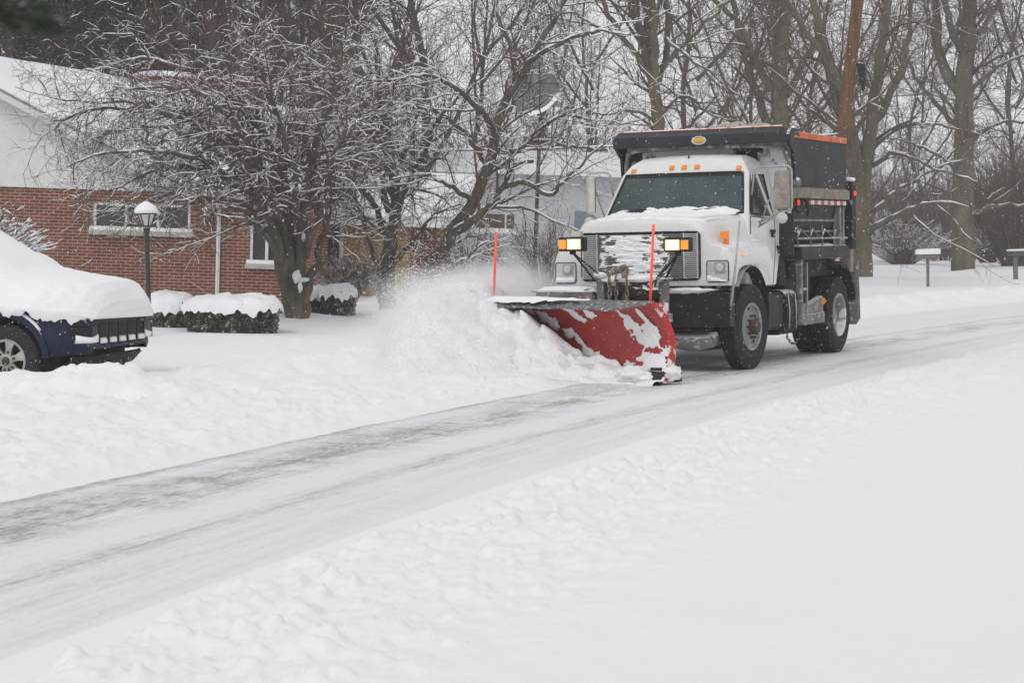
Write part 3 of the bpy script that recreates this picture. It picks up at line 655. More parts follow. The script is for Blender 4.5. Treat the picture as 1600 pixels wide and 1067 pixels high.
# fuel tank, step, battery box on the left side, mirrored plainly on the right
for s in (1, -1):
    g = MB(); g.prism(rrect(s * 0.78 - 0.26, s * 0.78 + 0.26, 0.42, 0.90, 0.08), -1.48, -0.90, axis='X'); tb(g, 'fuel_tank', 'bodygrey', bevel=0.01)
    g = MB(); g.prism(rrect(s * 0.80 - 0.26, s * 0.80 + 0.28, 0.34, 0.92, 0.14), -1.98, -1.52, axis='X'); tb(g, 'air_tank', 'dirty_black', smooth=True, angle=40)
    g = MB()
    for x in (-1.56, -1.84): g.tube([(x, s * 1.09, 0.42), (x, s * 1.10, 0.66), (x, s * 1.08, 0.88)], 0.012, 6)
    tb(g, 'tank_strap', 'chrome', smooth=True)
    g = MB(); g.box(-2.06, -1.98, s * 1.05, s * 1.13, 0.46, 1.32); tb(g, 'side_post', 'salt', bevel=0.01)
    g = MB(); g.box(-2.26, -2.235, s * 1.10, s * 1.125, 0.60, 1.26); g.box(-2.26, -2.0, s * 1.10, s * 1.12, 0.90, 0.93); tb(g, 'side_post', 'chrome')
    g = MB(); g.box(-3.02, -2.07, s * 0.95, s * 1.12, 0.44, 0.58); g.prism([(-3.02, 0.58), (-2.1, 0.58), (-2.1, 0.66), (-3.02, 0.80)], s * 1.0, s * 1.10); tb(g, 'side_tray', 'salt', bevel=0.012)
    g = MB(); g.tube([(-2.98, s * 1.0, 0.62), (-2.98, s * 1.12, 0.76)], 0.05, 6); tb(g, 'side_lamp', 'amber')
    # fender/mudguard over rear wheels and flap
    g = MB(); g.loft([[(-3.6 - 0.60 * math.cos(a), s * 0.55, 0.60 + 0.58 * math.sin(a)), (-3.6 - 0.60 * math.cos(a), s * 1.20, 0.60 + 0.58 * math.sin(a)), (-3.6 - 0.64 * math.cos(a), s * 1.20, 0.60 + 0.62 * math.sin(a)), (-3.6 - 0.64 * math.cos(a), s * 0.55, 0.60 + 0.62 * math.sin(a))] for a in [R(10 + 85 * i / 12) for i in range(13)][::1]], closed=True, caps=True)
    tb(g, 'rear_fender', 'dirty_black', smooth=True, angle=40)
    g = MB(); g.box(-3.95, -1.95, s * 0.52, s * 0.98, 0.72 if False else 1.06, 1.30); g.box(-3.0, -1.9, s * 0.5, s * 0.93, 0.60, 1.1); tb(g, 'tool_box', 'dirty_black', bevel=0.02)
    g = MB(); g.prism([(s * 0.62, 1.25), (s * 1.24, 1.25), (s * 1.26, 0.45), (s * 1.20, 0.36), (s * 0.66, 0.36), (s * 0.62, 0.5)], -4.24, -4.21, axis='X')
    tb(g, 'mud_flap', 'salt')
g = MB(); g.box(-1.75, -1.50, -0.95, 1.0, 0.98, 1.50); g.box(-1.60, -1.56, -0.9, 0.95, 1.5, 2.3); g.box(-2.5, -1.7, -0.5, 0.5, 0.95, 1.25)
tb(g, 'rear_of_cab_rack', 'dirty_black', bevel=0.02)
g = MB(); g.tube([(-1.64, 0.95, 1.95), (-1.64, 0.98, 2.16), (-1.63, 1.14, 2.28), (-1.58, 1.22, 2.30)], 0.065, 12); tb(g, 'exhaust_stack', 'salt', smooth=True)
g = MB(); g.tube([(-2.3, 0.3, 0.6), (-2.2, 0.6, 0.42), (-2.45, 0.8, 0.44)], 0.05, 8); tb(g, 'tail_pipe', 'dirty_black', smooth=True)

# ---- dump body
BX0, BX1 = -1.56, -3.82
body = MB()
for s in (1, -1): body.box(BX1, BX0, s * 1.16, s * 1.20, 2.24, 2.86)
body.box(BX0 - 0.05, BX0, -1.16, 1.16, 1.35, 2.86)
body.box(BX1, BX1 + 0.05, -1.14, 1.14, 1.45, 2.55)
db = tb(body, 'dump_body', 'bodygrey', bevel=0.006)
g = MB(); g.box(BX0 + 0.002, BX0 + 0.012, -1.12, 1.14, 1.9, 2.82); tb(g, 'bulkhead', 'bulkhead', db)
for s in (1, -1):
    g = MB(); g.box(BX1, BX0 + 0.10, s * 1.155, s * 1.215, 2.865, 2.945); tb(g, 'sideboard', 'orange', db, bevel=0.008)
    g = MB(); g.prism([(s * 1.20, 2.24), (s * 1.25, 2.22), (s * 1.25, 2.10), (s * 1.16, 2.09), (s * 1.16, 2.24)], BX1 + 0.02, BX0, axis='X'); tb(g, 'rub_rail', 'beige', db)
    tp = MB(); tr = MB(); n = 13; x0, x1 = BX0 - 0.32, BX1 + 0.06
    for k in range(n):
        a = x0 + (x1 - x0) * k / n; b2 = x0 + (x1 - x0) * (k + 1) / n
        (tr if k % 2 else tp).box(min(a, b2), max(a, b2), s * 1.205, s * 1.212, 2.02, 2.075)
    rail = MB(); rail.box(BX1 + 0.03, BX0, s * 1.15, s * 1.203, 2.0, 2.088); rl_ = tb(rail, 'lower_rail', 'dirty_black', db)
    tb(tp, 'reflective_tape', 'tape_white', rl_); tb(tr, 'reflective_tape', 'tape_red', rl_)
    # recessed lower side panel, sloped
    g = MB(); g.prism([(s * 1.15, 2.0), (s * 1.10, 1.78), (s * 0.98, 1.50), (s * 0.90, 1.50), (s * 1.06, 2.0)], BX1 + 0.05, BX0 - 0.02, axis='X'); lp = tb(g, 'lower_panel', 'bodygrey', db)
    g = MB(); g.box(BX1 + 0.05, BX0 - .05, s * 1.08, s * 1.14, 1.80, 1.83); g.box(BX1 + 0.1, BX0 - .1, s * 1.07, s * 1.13, 1.66, 1.685); tb(g, 'ledge', 'salt', lp)
    for x in (BX1 + 0.10, BX1 + 0.26):
        g = MB(); g.box(x, x + 0.07, s * 1.10, s * 1.20, 1.48, 2.0); tb(g, 'stake_pocket', 'salt', db, bevel=0.01)
    # truss ladder rail
    g = MB(); g.tube([(BX0 - .05, s * 1.20, 1.575), (BX1 - 0.0, s * 1.20, 1.575)], 0.016, 6)
    n = 4; xs = [BX0 - .1 + (BX1 - BX0 + .15) * k / n for k in range(n + 1)]
    for k in range(n):
        xm = (xs[k] + xs[k + 1]) / 2; g.tube([(xs[k], s * 1.18, 1.575), (xm, s * 1.14, 1.70)], 0.010, 4); g.tube([(xm, s * 1.14, 1.70), (xs[k + 1], s * 1.18, 1.575)], 0.010, 4); g.tube([(xs[k], s * 1.19, 1.47), (xs[k], s * 1.19, 1.74)], 0.011, 4)
    tb(g, 'truss_rail', 'salt', db)
    g = MB(); g.box(BX1 - 0.02, BX0 - 0.18, s * 0.98, s * 1.22, 1.31, 1.47); stp = tb(g, 'side_step', 'bodygrey', db, bevel=0.012)
    sn = MB(); secs = []
    for i in range(50):
        x = BX0 - 0.22 + (BX1 - BX0 + .22) * i / 49; hh = 0.012 + 0.05 * max(0, mnoise.fractal(Vector((x * 3, s, 0)), 1, 2, 3) + 0.3)
        secs.append([(x, s * 0.99, 1.471), (x, s * 0.99, 1.471 + hh), (x, s * 1.12, 1.471 + hh * .8), (x, s * 1.20, 1.471)])
    sn.loft(secs, closed=True, caps=True); tb(sn, 'snow', 'snow', stp, smooth=True)
    # rear corner post with lamp
    g = MB(); g.box(-4.15, -3.955, s * 1.10, s * 1.24, 1.42, 2.36); g.box(-3.96, BX1, s * 1.0, s * 1.14, 1.45, 2.5); ps = tb(g, 'corner_post', 'dirty_black', bevel=0.012)
    g = MB(); g.box(-4.165, -3.95, s * 1.105, s * 1.235, 2.362, 2.41); tb(g, 'snow', 'snow', ps, bevel=0.02)
    g = MB(); g.lathe([(0.001, 0.025), (0.03, 0.02), (0.04, 0.0)], (-4.05, s * 1.245, 2.19), 'Y', 14)
    if s > 0: tb(g, 'marker_light', 'red_lens', ps)
    g = MB(); g.box(-4.11, -3.95, s * 1.06, s * 1.21, 1.10, 1.42); tb(g, 'tail_lamp_box', 'beige', ps)
g = MB(); g.lathe([(0.001, 0.02), (0.03, 0.015), (0.042, 0)], (BX0 - 0.06, 1.215, 2.04), 'Y', 14); tb(g, 'clearance_light', 'red_lens', db)
g = MB(); g.tube([(BX0 - 0.27, 1.25, 2.10), (BX0 - 0.27, 1.27, 1.98), (BX0 - 0.29, 1.26, 1.86)], [0.035, 0.028, 0.012], 8); tb(g, 'tarp_hook', 'dirty_black', db)
# cab shield
g = MB(); W = 1.20
pf = [(-1.70, 2.99), (-1.36, 3.005), (-1.20, 2.93), (-1.19, 2.80), (-1.235, 2.795), (-1.25, 2.90), (-1.40, 2.955), (-1.70, 2.94)]
secs = []
for f_ in (-1, -0.96, 0.90, 1.0):
    k = 0.0 if abs(f_) < 0.99 else 1.0
    secs.append([(X - 0.13 * k if X > -1.65 else X, f_ * 1.22, z - (0.06 * k if z > 2.85 else 0)) for X, z in pf])
g.loft(secs, closed=True, caps=True); sh = tb(g, 'cab_shield', 'shield', db, bevel=0.01)
for s in (1, -1):
    g = MB(); g.prism([(-1.70, 2.98), (-1.40, 2.985), (-1.30, 2.90), (-1.30, 2.80), (-1.50, 2.66), (-1.60, 1.95), (-1.72, 1.90)], s * 1.185 - .02, s * 1.185 + .02); tb(g, 'shield_side', 'black', sh)
    g = MB(); g.tube([(-1.58, s * 1.13, 2.0), (-1.54, s * 1.13, 2.55), (-1.48, s * 1.08, 2.73), (-1.40, s * 0.95, 2.77), (-1.36, s * 0.3, 2.785), (-1.36, 0, 2.785)], 0.035, 6); tb(g, 'shield_brace', 'salt', sh, smooth=True)
g = MB(); g.lathe([(0.001, 0.012), (0.035, 0.012), (0.042, 0.0)], (0, 0, 0), 'X', 20); yl = tb(g, 'center_light', 'yellow_lens', sh, smooth=True); yl.matrix_local = Matrix.Translation((-1.19, 0.03, 2.862)) @ Matrix.Diagonal((1, 1.8, 0.85, 1))
g = MB(); g.lathe([(0.042, 0.0), (0.055, 0.006), (0.06, 0)], (0, 0, 0), 'X', 20); g2 = tb(g, 'light_ring', 'cream', sh, smooth=True); g2.matrix_local = Matrix.Translation((-1.188, 0.03, 2.862)) @ Matrix.Diagonal((1, 1.7, 0.95, 1))
g = MB(); g.tube([(-1.36, -1.12, 3.012), (-1.36, 1.1, 3.012)], 0.012, 5); tb(g, 'shield_trim', 'orange', sh)
g = MB(); g.blob((-2.3, 0.1, 2.75), (0.65, 0.95, 0.36), seed=3, amp=0.25, fr=3); tb(g, 'load', 'load', smooth=True)

# ---- plow assembly
PL = Vector((2.78, 1.07, 0)); PR = Vector((1.20, -1.86, 0))           # left and right ends of the cutting edge
pd = (PR - PL); plen = pd.length; pd.normalize(); pn = Vector((pd.y * -1, pd.x, 0)); 
if pn.x < 0: pn = -pn
cprof = [(0.02, 0.0), (-0.035, 0.08), (-0.085, 0.18), (-0.115, 0.30), (-0.12, 0.42), (-0.095, 0.54), (-0.05, 0.65), (0.01, 0.745), (0.085, 0.825), (0.16, 0.88)]
def blp(t, a, z):
    q = PL + pd * (plen * t) + pn * a; return (q.x, q.y, z)
g = MB(); secs = []
NB = 40
for i in range(NB + 1):
    t = i / NB; gr = 1.0 + 0.0 * t
    secs.append([blp(t, a * gr, 0.03 + z * gr) for a, z in cprof] + [blp(t, a * gr - 0.014, 0.03 + z * gr) for a, z in reversed(cprof)])
g.loft(secs, closed=True, caps=True); plow = tb(g, 'plow_blade', 'plow_red', smooth=True, angle=50)
g = MB()
for t in (0.0,):
    g.loft([[blp(-0.008, a + 0.035, 0.03 + z), blp(-0.008, a - 0.05, 0.03 + z), blp(0.0, a - 0.05, 0.03 + z), blp(0.0, a + 0.035, 0.03 + z)] for a, z in cprof], closed=True, caps=True)
tb(g, 'end_plate', 'plow_red_edge', plow, smooth=True, angle=40)
g = MB(); g.loft([[blp(-0.010, 0.05, 0.0), blp(-0.010, 0.09, 0.03), blp(-0.010, 0.06, 0.16), blp(-0.010, 0.0, 0.16)], [blp(1.0, 0.05, 0.0), blp(1.0, 0.09, 0.03), blp(1.0, 0.06, 0.16), blp(1.0, 0.0, 0.16)]], closed=True, caps=True)
tb(g, 'cutting_edge', 'dirty_black', plow)
for k in range(6):
    t = 0.06 + 0.88 * k / 5; g = MB(); g.loft([[blp(t - 0.006, a - 0.016, 0.03 + z), blp(t + 0.006, a - 0.016, 0.03 + z), blp(t + 0.006, -0.24, 0.06 + z * 0.95), blp(t - 0.006, -0.24, 0.06 + z * 0.95)] for a, z in cprof], closed=True, caps=True); tb(g, 'rib', 'plow_red_edge', plow)
g = MB(); secs = []
for i in range(41):
    t = -0.0 + 0.86 * i / 40; gr = 1 + 0.0 * t; cut = min(1, t / 0.06 * 0.9 + 0.1); zt = 0.03 + 0.88 * gr; w = 0.02 * mnoise.noise(Vector((t * 9, 0, 0)))
    secs.append([blp(t, 0.11 * gr, zt + 0.02), blp(t, (0.14 + 0.12 * cut) * gr, zt + 0.01 - 0.03 * cut + w * .5), blp(t, (0.14 + 0.25 * cut) * gr, zt + 0.01 - 0.075 * cut + w), blp(t, (0.14 + 0.25 * cut) * gr, zt - 0.005 - 0.075 * cut + w), blp(t, (0.14 + 0.12 * cut) * gr, zt - 0.01 - 0.03 * cut + w * .5), blp(t, 0.11 * gr, zt - 0.0)])
g.loft(secs, closed=True, caps=True); df = tb(g, 'deflector', 'flap', plow, smooth=True, angle=60)
g = MB(); secs = []
for i in range(81):
    t = 0.30 + 0.555 * i / 80; zt = 0.93; a_ = mnoise.fractal(Vector((t * 16, 0, 4)), 1, 2, 3); b_ = mnoise.fractal(Vector((t * 13, 9, 4)), 1, 2, 3); k = min(1, (t - 0.28) * 3.2)
    mid = 0.23 - 0.02 * a_; hw = (0.12 * k + 0.05 * b_) * (1 if k > .1 else .3); lo = max(0.12, mid - hw); hi = min(0.385, mid + hw * 1.2)
    fz = lambda a: zt + 0.012 - (0.0 if a < .3 else (a - .3) / .1 * 0.045)
    secs.append([blp(t, lo, fz(lo) - .012), blp(t, lo + (hi - lo) * .15, fz(lo) + 0.012 * k), blp(t, (lo + hi) / 2, fz((lo + hi) / 2) + 0.018 * k + .012 * a_), blp(t, hi - (hi - lo) * .1, fz(hi) + 0.012 * k), blp(t, hi + .004, fz(hi) - .015)])
g.loft(secs); tb(g, 'deflector_snow', 'snow', df, smooth=True)
for (t, lean) in ((0.04, 0.03), (0.935, 0.03)):
    g = MB(); gr = 1.0; b0 = Vector(blp(t, 0.06, 0.88 * gr)); g.tube([b0, b0 + Vector((0.0, 0.055, 0.88 if t < .5 else 0.84))], 0.016, 8); tb(g, 'marker_pole', 'marker', plow, smooth=True)
g = MB(); g.box(2.45, 2.75, 0.78, 0.96, 0.0, 0.11); g.box(2.53, 2.65, 1.06, 1.20, 0.03, 0.2); g.tube([(2.65, 0.96, 0.03), (2.65, 0.96, 0.20)], 0.09, 12); tb(g, 'shoe', 'dirty_black', plow, bevel=0.02)
g = MB(); g.blob((2.66, 1.12, 0.13), (0.13, 0.11, 0.09), seed=5, amp=0.4); g.blob((2.74, 0.86, 0.08), (0.10, 0.14, 0.07), seed=6, amp=0.4); g.blob(blp(0.12, 0.08, 0.10), (0.2, 0.22, 0.10), seed=8, amp=0.4); tb(g, 'snow', 'snow', plow, smooth=True)
# snow stuck to the face of the blade, with its own thickness
def cap_(T, z, a, b, w0, w1):
    ax, az, bx, bz = a[0], a[1], b[0], b[1]; L2 = (bx - ax) ** 2 + (bz - az) ** 2; k = max(0, min(1, ((T - ax) * (bx - ax) + (z - az) * (bz - az)) / L2))
    return 1 - math.hypot(T - ax - k * (bx - ax), z - az - k * (bz - az)) / (w0 + (w1 - w0) * k)
def prof_at(z):
    for (a0, z0), (a1, z1) in zip(cprof, cprof[1:]):
        if z <= z1: return a0 + (a1 - a0) * (z - z0) / (z1 - z0)
    return cprof[-1][0]
gs = MB(); nt_, nz_ = 230, 70; idx = {}
for j in range(nz_ + 1):
    for i in range(nt_ + 1):
        t = 0.005 + 0.9 * i / nt_; z = 0.02 + 0.84 * j / nz_; T = t * 3.33
        f = max(cap_(T, z, (0.78, 0.86), (0.10, 0.08), 0.07, 0.26), cap_(T, z, (1.75, 0.86), (1.45, 0.66), 0.07, 0.05), cap_(T, z, (2.5, 0.84), (1.80, 0.48), 0.09, 0.07),
                cap_(T, z, (1.65, 0.42), (1.35, 0.22), 0.06, 0.10), cap_(T, z, (1.32, 0.74), (1.1, 0.70), 0.05, 0.04), cap_(T, z, (0.35, 0.75), (0.15, 0.5), 0.04, 0.06), cap_(T, z, (2.9, 0.12), (0.1, 0.04), 0.14, 0.10))
        n = mnoise.fractal(Vector((T * 5, z * 7, 1)), 1, 2, 5); f = max(f, -1.2) + 1.15 * n - 0.08
        q = blp(t, prof_at(z) + 0.002 + 0.03 * min(1, max(0, f)) ** .6, 0.03 + z); idx[(i, j)] = (len(gs.v), f); gs.v.append(q)
for j in range(nz_):
    for i in range(nt_):
        q = [idx[(i, j)], idx[(i + 1, j)], idx[(i + 1, j + 1)], idx[(i, j + 1)]]
        if min(c[1] for c in q) > 0.0: gs.f.append(tuple(c[0] for c in q))
tb(gs, 'stuck_snow', 'snow', plow, smooth=True, fixn=False)
# push frame and lift tower
g = MB()
for s in (1, -1):
    g.tube([(1.0, s * 0.38, 0.45), (1.9 - (0.3 if s < 0 else -0.1), s * 0.55, 0.28)], 0.055, 4)
    g.box(0.98, 1.08, s * 0.40 - 0.05, s * 0.40 + 0.05, 0.60, 1.16)
g.box(1.0, 1.09, -0.45, 0.45, 1.09, 1.17); g.box(1.0, 1.08, -0.5, 0.5, 0.62, 0.72); g.tube([(1.45, -0.7, .35), (1.75, 0.7, .35)], 0.05, 4)
hf = tb(g, 'hitch_frame', 'salt', bevel=0.008)
g = MB(); g.tube([(1.10, -0.06, 0.72), (1.14, -0.05, 1.28)], 0.045, 10); g.tube([(1.14, -0.05, 1.28), (1.50, -0.1, 1.22)], 0.035, 6); tb(g, 'lift_cylinder', 'chain', hf, smooth=True)
g = MB()
for cx, cy in ((1.50, -0.1), (1.50, 0.12), (1.16, -0.16)):
    z = 1.22; k = 0
    while z > 0.60:
        mt = Matrix.Translation((cx + (1.22 - z) * 0.25, cy + (1.22 - z) * 0.1, z)) @ Matrix.Rotation(R(90 * (k % 2)), 4, 'Z')
        ring = [mt @ Vector((0, 0.022 * math.cos(a), 0.042 * math.sin(a))) for a in [2 * PI * j / 10 for j in range(11)]]
        g.tube(ring, 0.008, 5, cap=False); z -= 0.062; k += 1
tb(g, 'lift_chain', 'chain', hf)
g = MB(); g.box(1.02, 1.22, -0.30, 0.26, 0.98, 1.10); g.blob((1.15, 0.2, 0.98), (0.12, 0.2, 0.10), seed=12, amp=.3); g.tube([(1.1, 0.3, 1.0), (1.3, 0.42, 1.15), (1.2, 0.5, 1.3), (1.0, 0.46, 1.38)], 0.012, 6); g.tube([(1.1, 0.26, 1.0), (1.35, 0.36, 1.08), (1.3, 0.52, 1.2), (1.0, 0.5, 1.3)], 0.010, 6)
tb(g, 'pump_and_hoses', 'dirty_black', hf, smooth=True, angle=40)
g = MB(); g.blob((1.1, 0.05, 1.13), (0.10, 0.42, 0.045), seed=22, amp=.4); g.blob((1.05, -0.42, 1.18), (0.07, 0.08, 0.04), seed=23, amp=.3)
g.blob((0.95, -0.9, 1.0), (0.13, 0.42, 0.05), seed=24, amp=.4); g.blob((0.93, 0.62, 0.985), (0.10, 0.35, 0.035), seed=25, amp=.4); tb(g, 'snow', 'snow', hf, smooth=True)
g = MB(); g.box(0.98, 1.1, -1.25, -0.5, 0.88, 0.99); tb(g, 'light_bar', 'salt', hf, bevel=0.01)
for s in (1, -1):
    ly = s * 0.70 - (0.05 if s > 0 else 0); lz = 1.56 if s < 0 else 1.53
    st = MB(); st.tube([(1.20, ly, lz - 0.10), (1.12, s * 0.45, 1.12)], 0.014, 6); st.tube([(1.20, ly, lz - 0.10), (1.06, s * 0.30, 1.10)], 0.011, 6)
    st.tube([(1.20, ly - 0.03, lz - 0.10), (1.20, ly + 0.03, lz - 0.10)], 0.03, 6)
    hs_ = MB(); hs_.box(1.12, 1.26, ly - 0.165, ly + 0.165, lz - 0.085, lz + 0.085); hsn = tb(hs_, 'plow_light', 'plastic', bevel=0.025, seg=3)
    tb(st, 'bracket', 'dirty_black', hsn)
    l = MB(); yi = ly - s * 0.045; l.box(1.26, 1.275, yi - 0.09, yi + 0.09, lz - 0.062, lz + 0.062); ll = tb(l, 'lamp_lens', 'lamp_dim', hsn, bevel=0.006)
    l = MB(); l.lathe([(0.001, 0.012), (0.03, 0.010), (0.05, 0.004), (0.056, 0)], (0, 0, 0), 'X', 24); lo_ = tb(l, 'lamp_reflector', 'lamp_lit', ll, smooth=True); lo_.matrix_local = Matrix.Translation((1.2755, yi, lz)) @ Matrix.Diagonal((1, 1.25, 0.95, 1))
    l = MB(); yo = ly + s * 0.107; l.box(1.26, 1.272, yo - 0.048, yo + 0.048, lz - 0.055, lz + 0.055); tb(l, 'turn_lens', 'amber_lit', hsn, bevel=0.006)
    if s < 0: l = MB(); l.box(1.14, 1.24, ly + 0.00, ly + 0.12, lz + 0.085, lz + 0.155); tb(l, 'beacon_box', 'cream', hsn, bevel=0.01)
g = MB(); g.tube([(1.0, 1.22, 0.80), (0.98, 1.27, 1.20), (0.96, 1.33, 1.80)], [0.020, 0.014, 0.010], 8); tb(g, 'fender_rod', 'chrome', smooth=True)
# loose safety chain under body
g = MB()
for k in range(12):
    t = k / 11; c = Vector((-1.9 - 0.55 * t, 0.95, 0.20 + 0.10 * (2 * t - 1) ** 2)); mt = Matrix.Translation(c) @ Matrix.Rotation(R(90 * (k % 2)), 4, 'X')
    ring = [mt @ Vector((0.032 * math.cos(a), 0, 0.018 * math.sin(a))) for a in [2 * PI * j / 8 for j in range(9)]]
    g.tube(ring, 0.007, 4, cap=False)
g.tube([(-1.9, .95, .3), (-1.95, .93, .62)], .01, 4); g.tube([(-2.45, .95, .3), (-2.5, .9, .62)], .01, 4)
tb(g, 'safety_chain', 'dirty_black')

# ------------------------------------------------------------------ parked car under snow
th = R(-16); cf = Vector((math.cos(th), math.sin(th), 0)); cl = Vector((-math.sin(th), math.cos(th), 0))
CO = Vector((-5.006, 21.427, -0.035))
car = empty('parked_car', mtx=Matrix(((cf.x, cl.x, 0, CO.x), (cf.y, cl.y, 0, CO.y), (0, 0, 1, CO.z), (0, 0, 0, 1))), label='dark blue off-road car buried in snow beside the lamp post', cat='car')
def cb_(mb, name, m, parent=None, **k): return mb.build(name, M[m], parent or car, **k)
# body: lofted sections along X from front to rear
def car_sec(X):
    # half width / top / shoulder as functions of X
    if X > 0.30:
        k = max(0, (X - 0.30) / 0.55); hw = 0.90 - 0.22 * k ** 2.6; top = 0.99 - 0.12 * k ** 2; zb = 0.42 + 0.03 * k
    elif X > -0.75: hw = 0.90; top = 1.03; zb = 0.42
    else: hw = 0.90; top = 1.06; zb = 0.40
    if abs(X) < 0.47: zb = 0.40 + 0.42 * max(0, 1 - (X / 0.47) ** 2) ** 0.5
    if abs(X + 2.75) < 0.47: zb = 0.40 + 0.42 * max(0, 1 - ((X + 2.75) / 0.47) ** 2) ** 0.5
    return hw, top, zb
secs = []
xs = [0.86, 0.855, 0.83, 0.78, 0.7, 0.6, 0.5, 0.47, 0.45, 0.4, 0.3, 0.15, 0, -0.15, -0.3, -0.4, -0.45, -0.47, -0.55, -0.8, -1.4, -2.1, -2.28, -2.3, -2.35, -2.5, -2.75, -3.0, -3.15, -3.2, -3.22, -3.4, -3.6]
for i, X in enumerate(xs):
    hw, top, zb = car_sec(X); 
    if i == 0: hw -= 0.05; top -= 0.06; zb += 0.05
    h = [(hw - 0.04, zb), (hw, zb + 0.05), (hw, max(zb + 0.08, 0.62)), (hw - 0.01, max(zb + 0.10, 0.80)), (hw - 0.05, top - 0.06), (hw - 0.12, top - 0.01), (hw * 0.5, top + 0.015)]
    secs.append([(X, y, z) for y, z in h] + [(X, 0, top + 0.02)] + [(X, -y, z) for y, z in reversed(h)])
g = MB(); g.loft(secs); n = len(secs[0]); g.f.append(tuple(range(n)))
cbody = cb_(g, 'body', 'suv_blue', smooth=True, angle=45)
g = MB(); pf = [(-0.35, 1.02), (-0.95, 1.62), (-1.2, 1.70), (-3.0, 1.70), (-3.45, 1.60), (-3.6, 1.0)]
g.loft([[(X, y * (0.86 if z < 1.3 else 0.70), z) for X, z in pf] for y in (-1, -0.9, 0.9, 1)], closed=True, caps=True); cb_(g, 'cabin', 'glass_dark', bevel=0.04)
# front: grille slots, headlights, bumper underside
fx2 = lambda y: 0.862 if abs(y) < 0.68 else 0.3 + 0.55 * max(0.0, (0.9 - abs(y)) / 0.22) ** (1 / 2.6)
fx = lambda y: 0.865 - 0.13 * (abs(y) / 0.75) ** 3
g = MB()
for k in range(5):
    y = -0.40 + 0.215 * k
    g = MB(); x = 0.835
    g.prism(rrect(y - 0.074, y + 0.074, 0.53, 0.77, 0.035), x, x + 0.032, axis='X'); go = cb_(g, 'grille_slot', 'void')
    g = MB(); g.loft([[(x + 0.033, yy, 0.553), (x + 0.055, yy, 0.556), (x + 0.05, yy, 0.60 + 0.01 * mnoise.noise(Vector((yy * 30, 0, 0)))), (x + 0.033, yy, 0.615)] for yy in [y - 0.064 + 0.128 * i / 6 for i in range(7)]], closed=True, caps=True); cb_(g, 'snow', 'snow', go, smooth=True)
for s in (1, -1):
    g = MB(); pts = []
    secs = []
    for i in range(9):
        yy = s * (0.53 + 0.27 * i / 8); x = fx2(yy) + 0.004; o_ = 0.012 * (i / 8)
        secs.append([(x - 0.05, yy, 0.585), (x + 0.012, yy + s * o_, 0.60), (x + 0.012, yy + s * o_, 0.735), (x - 0.05, yy, 0.75)])
    g.loft(secs, closed=True, caps=True); cb_(g, 'headlight', 'glass_dark', smooth=True, angle=50)
    g = MB(); secs = []
    for i in range(9):
        yy = s * (0.54 + 0.24 * i / 8); x = fx2(yy) + 0.005; d = 0.03 * math.sin(PI * i / 8)
        secs.append([(x, yy, 0.565), (x + 0.03, yy + s * .01, 0.575), (x + 0.035, yy + s * .012, 0.65 - d), (x + 0.01, yy, 0.66 - d)])
    g.loft(secs, closed=True, caps=True); cb_(g, 'snow_on_headlight', 'snow', smooth=True)
g = MB(); g.loft([[(fx(y) - 0.02, y, 0.44), (fx(y) + 0.0, y, 0.40), (fx(y) - 0.10, y, 0.30), (fx(y) - 0.25, y, 0.30)] for y in [-0.72 + 0.12 * i for i in range(13)]], closed=True, caps=True); cb_(g, 'front_bumper', 'plastic', smooth=True)
g = MB(); g.box(-3.3, 0.55, -0.72, 0.72, 0.24, 0.45); cb_(g, 'underbody', 'plastic')
g = MB()
for k in range(46):
    y = -0.78 + 1.55 * random.random(); x = fx(y) - 0.03 - 0.05 * random.random(); L = 0.03 + 0.09 * random.random(); g.tube([(x, y, 0.42), (x, y, 0.42 - L)], [0.006, 0.001], 4, cap=False)
cb_(g, 'icicles', 'lampglass')
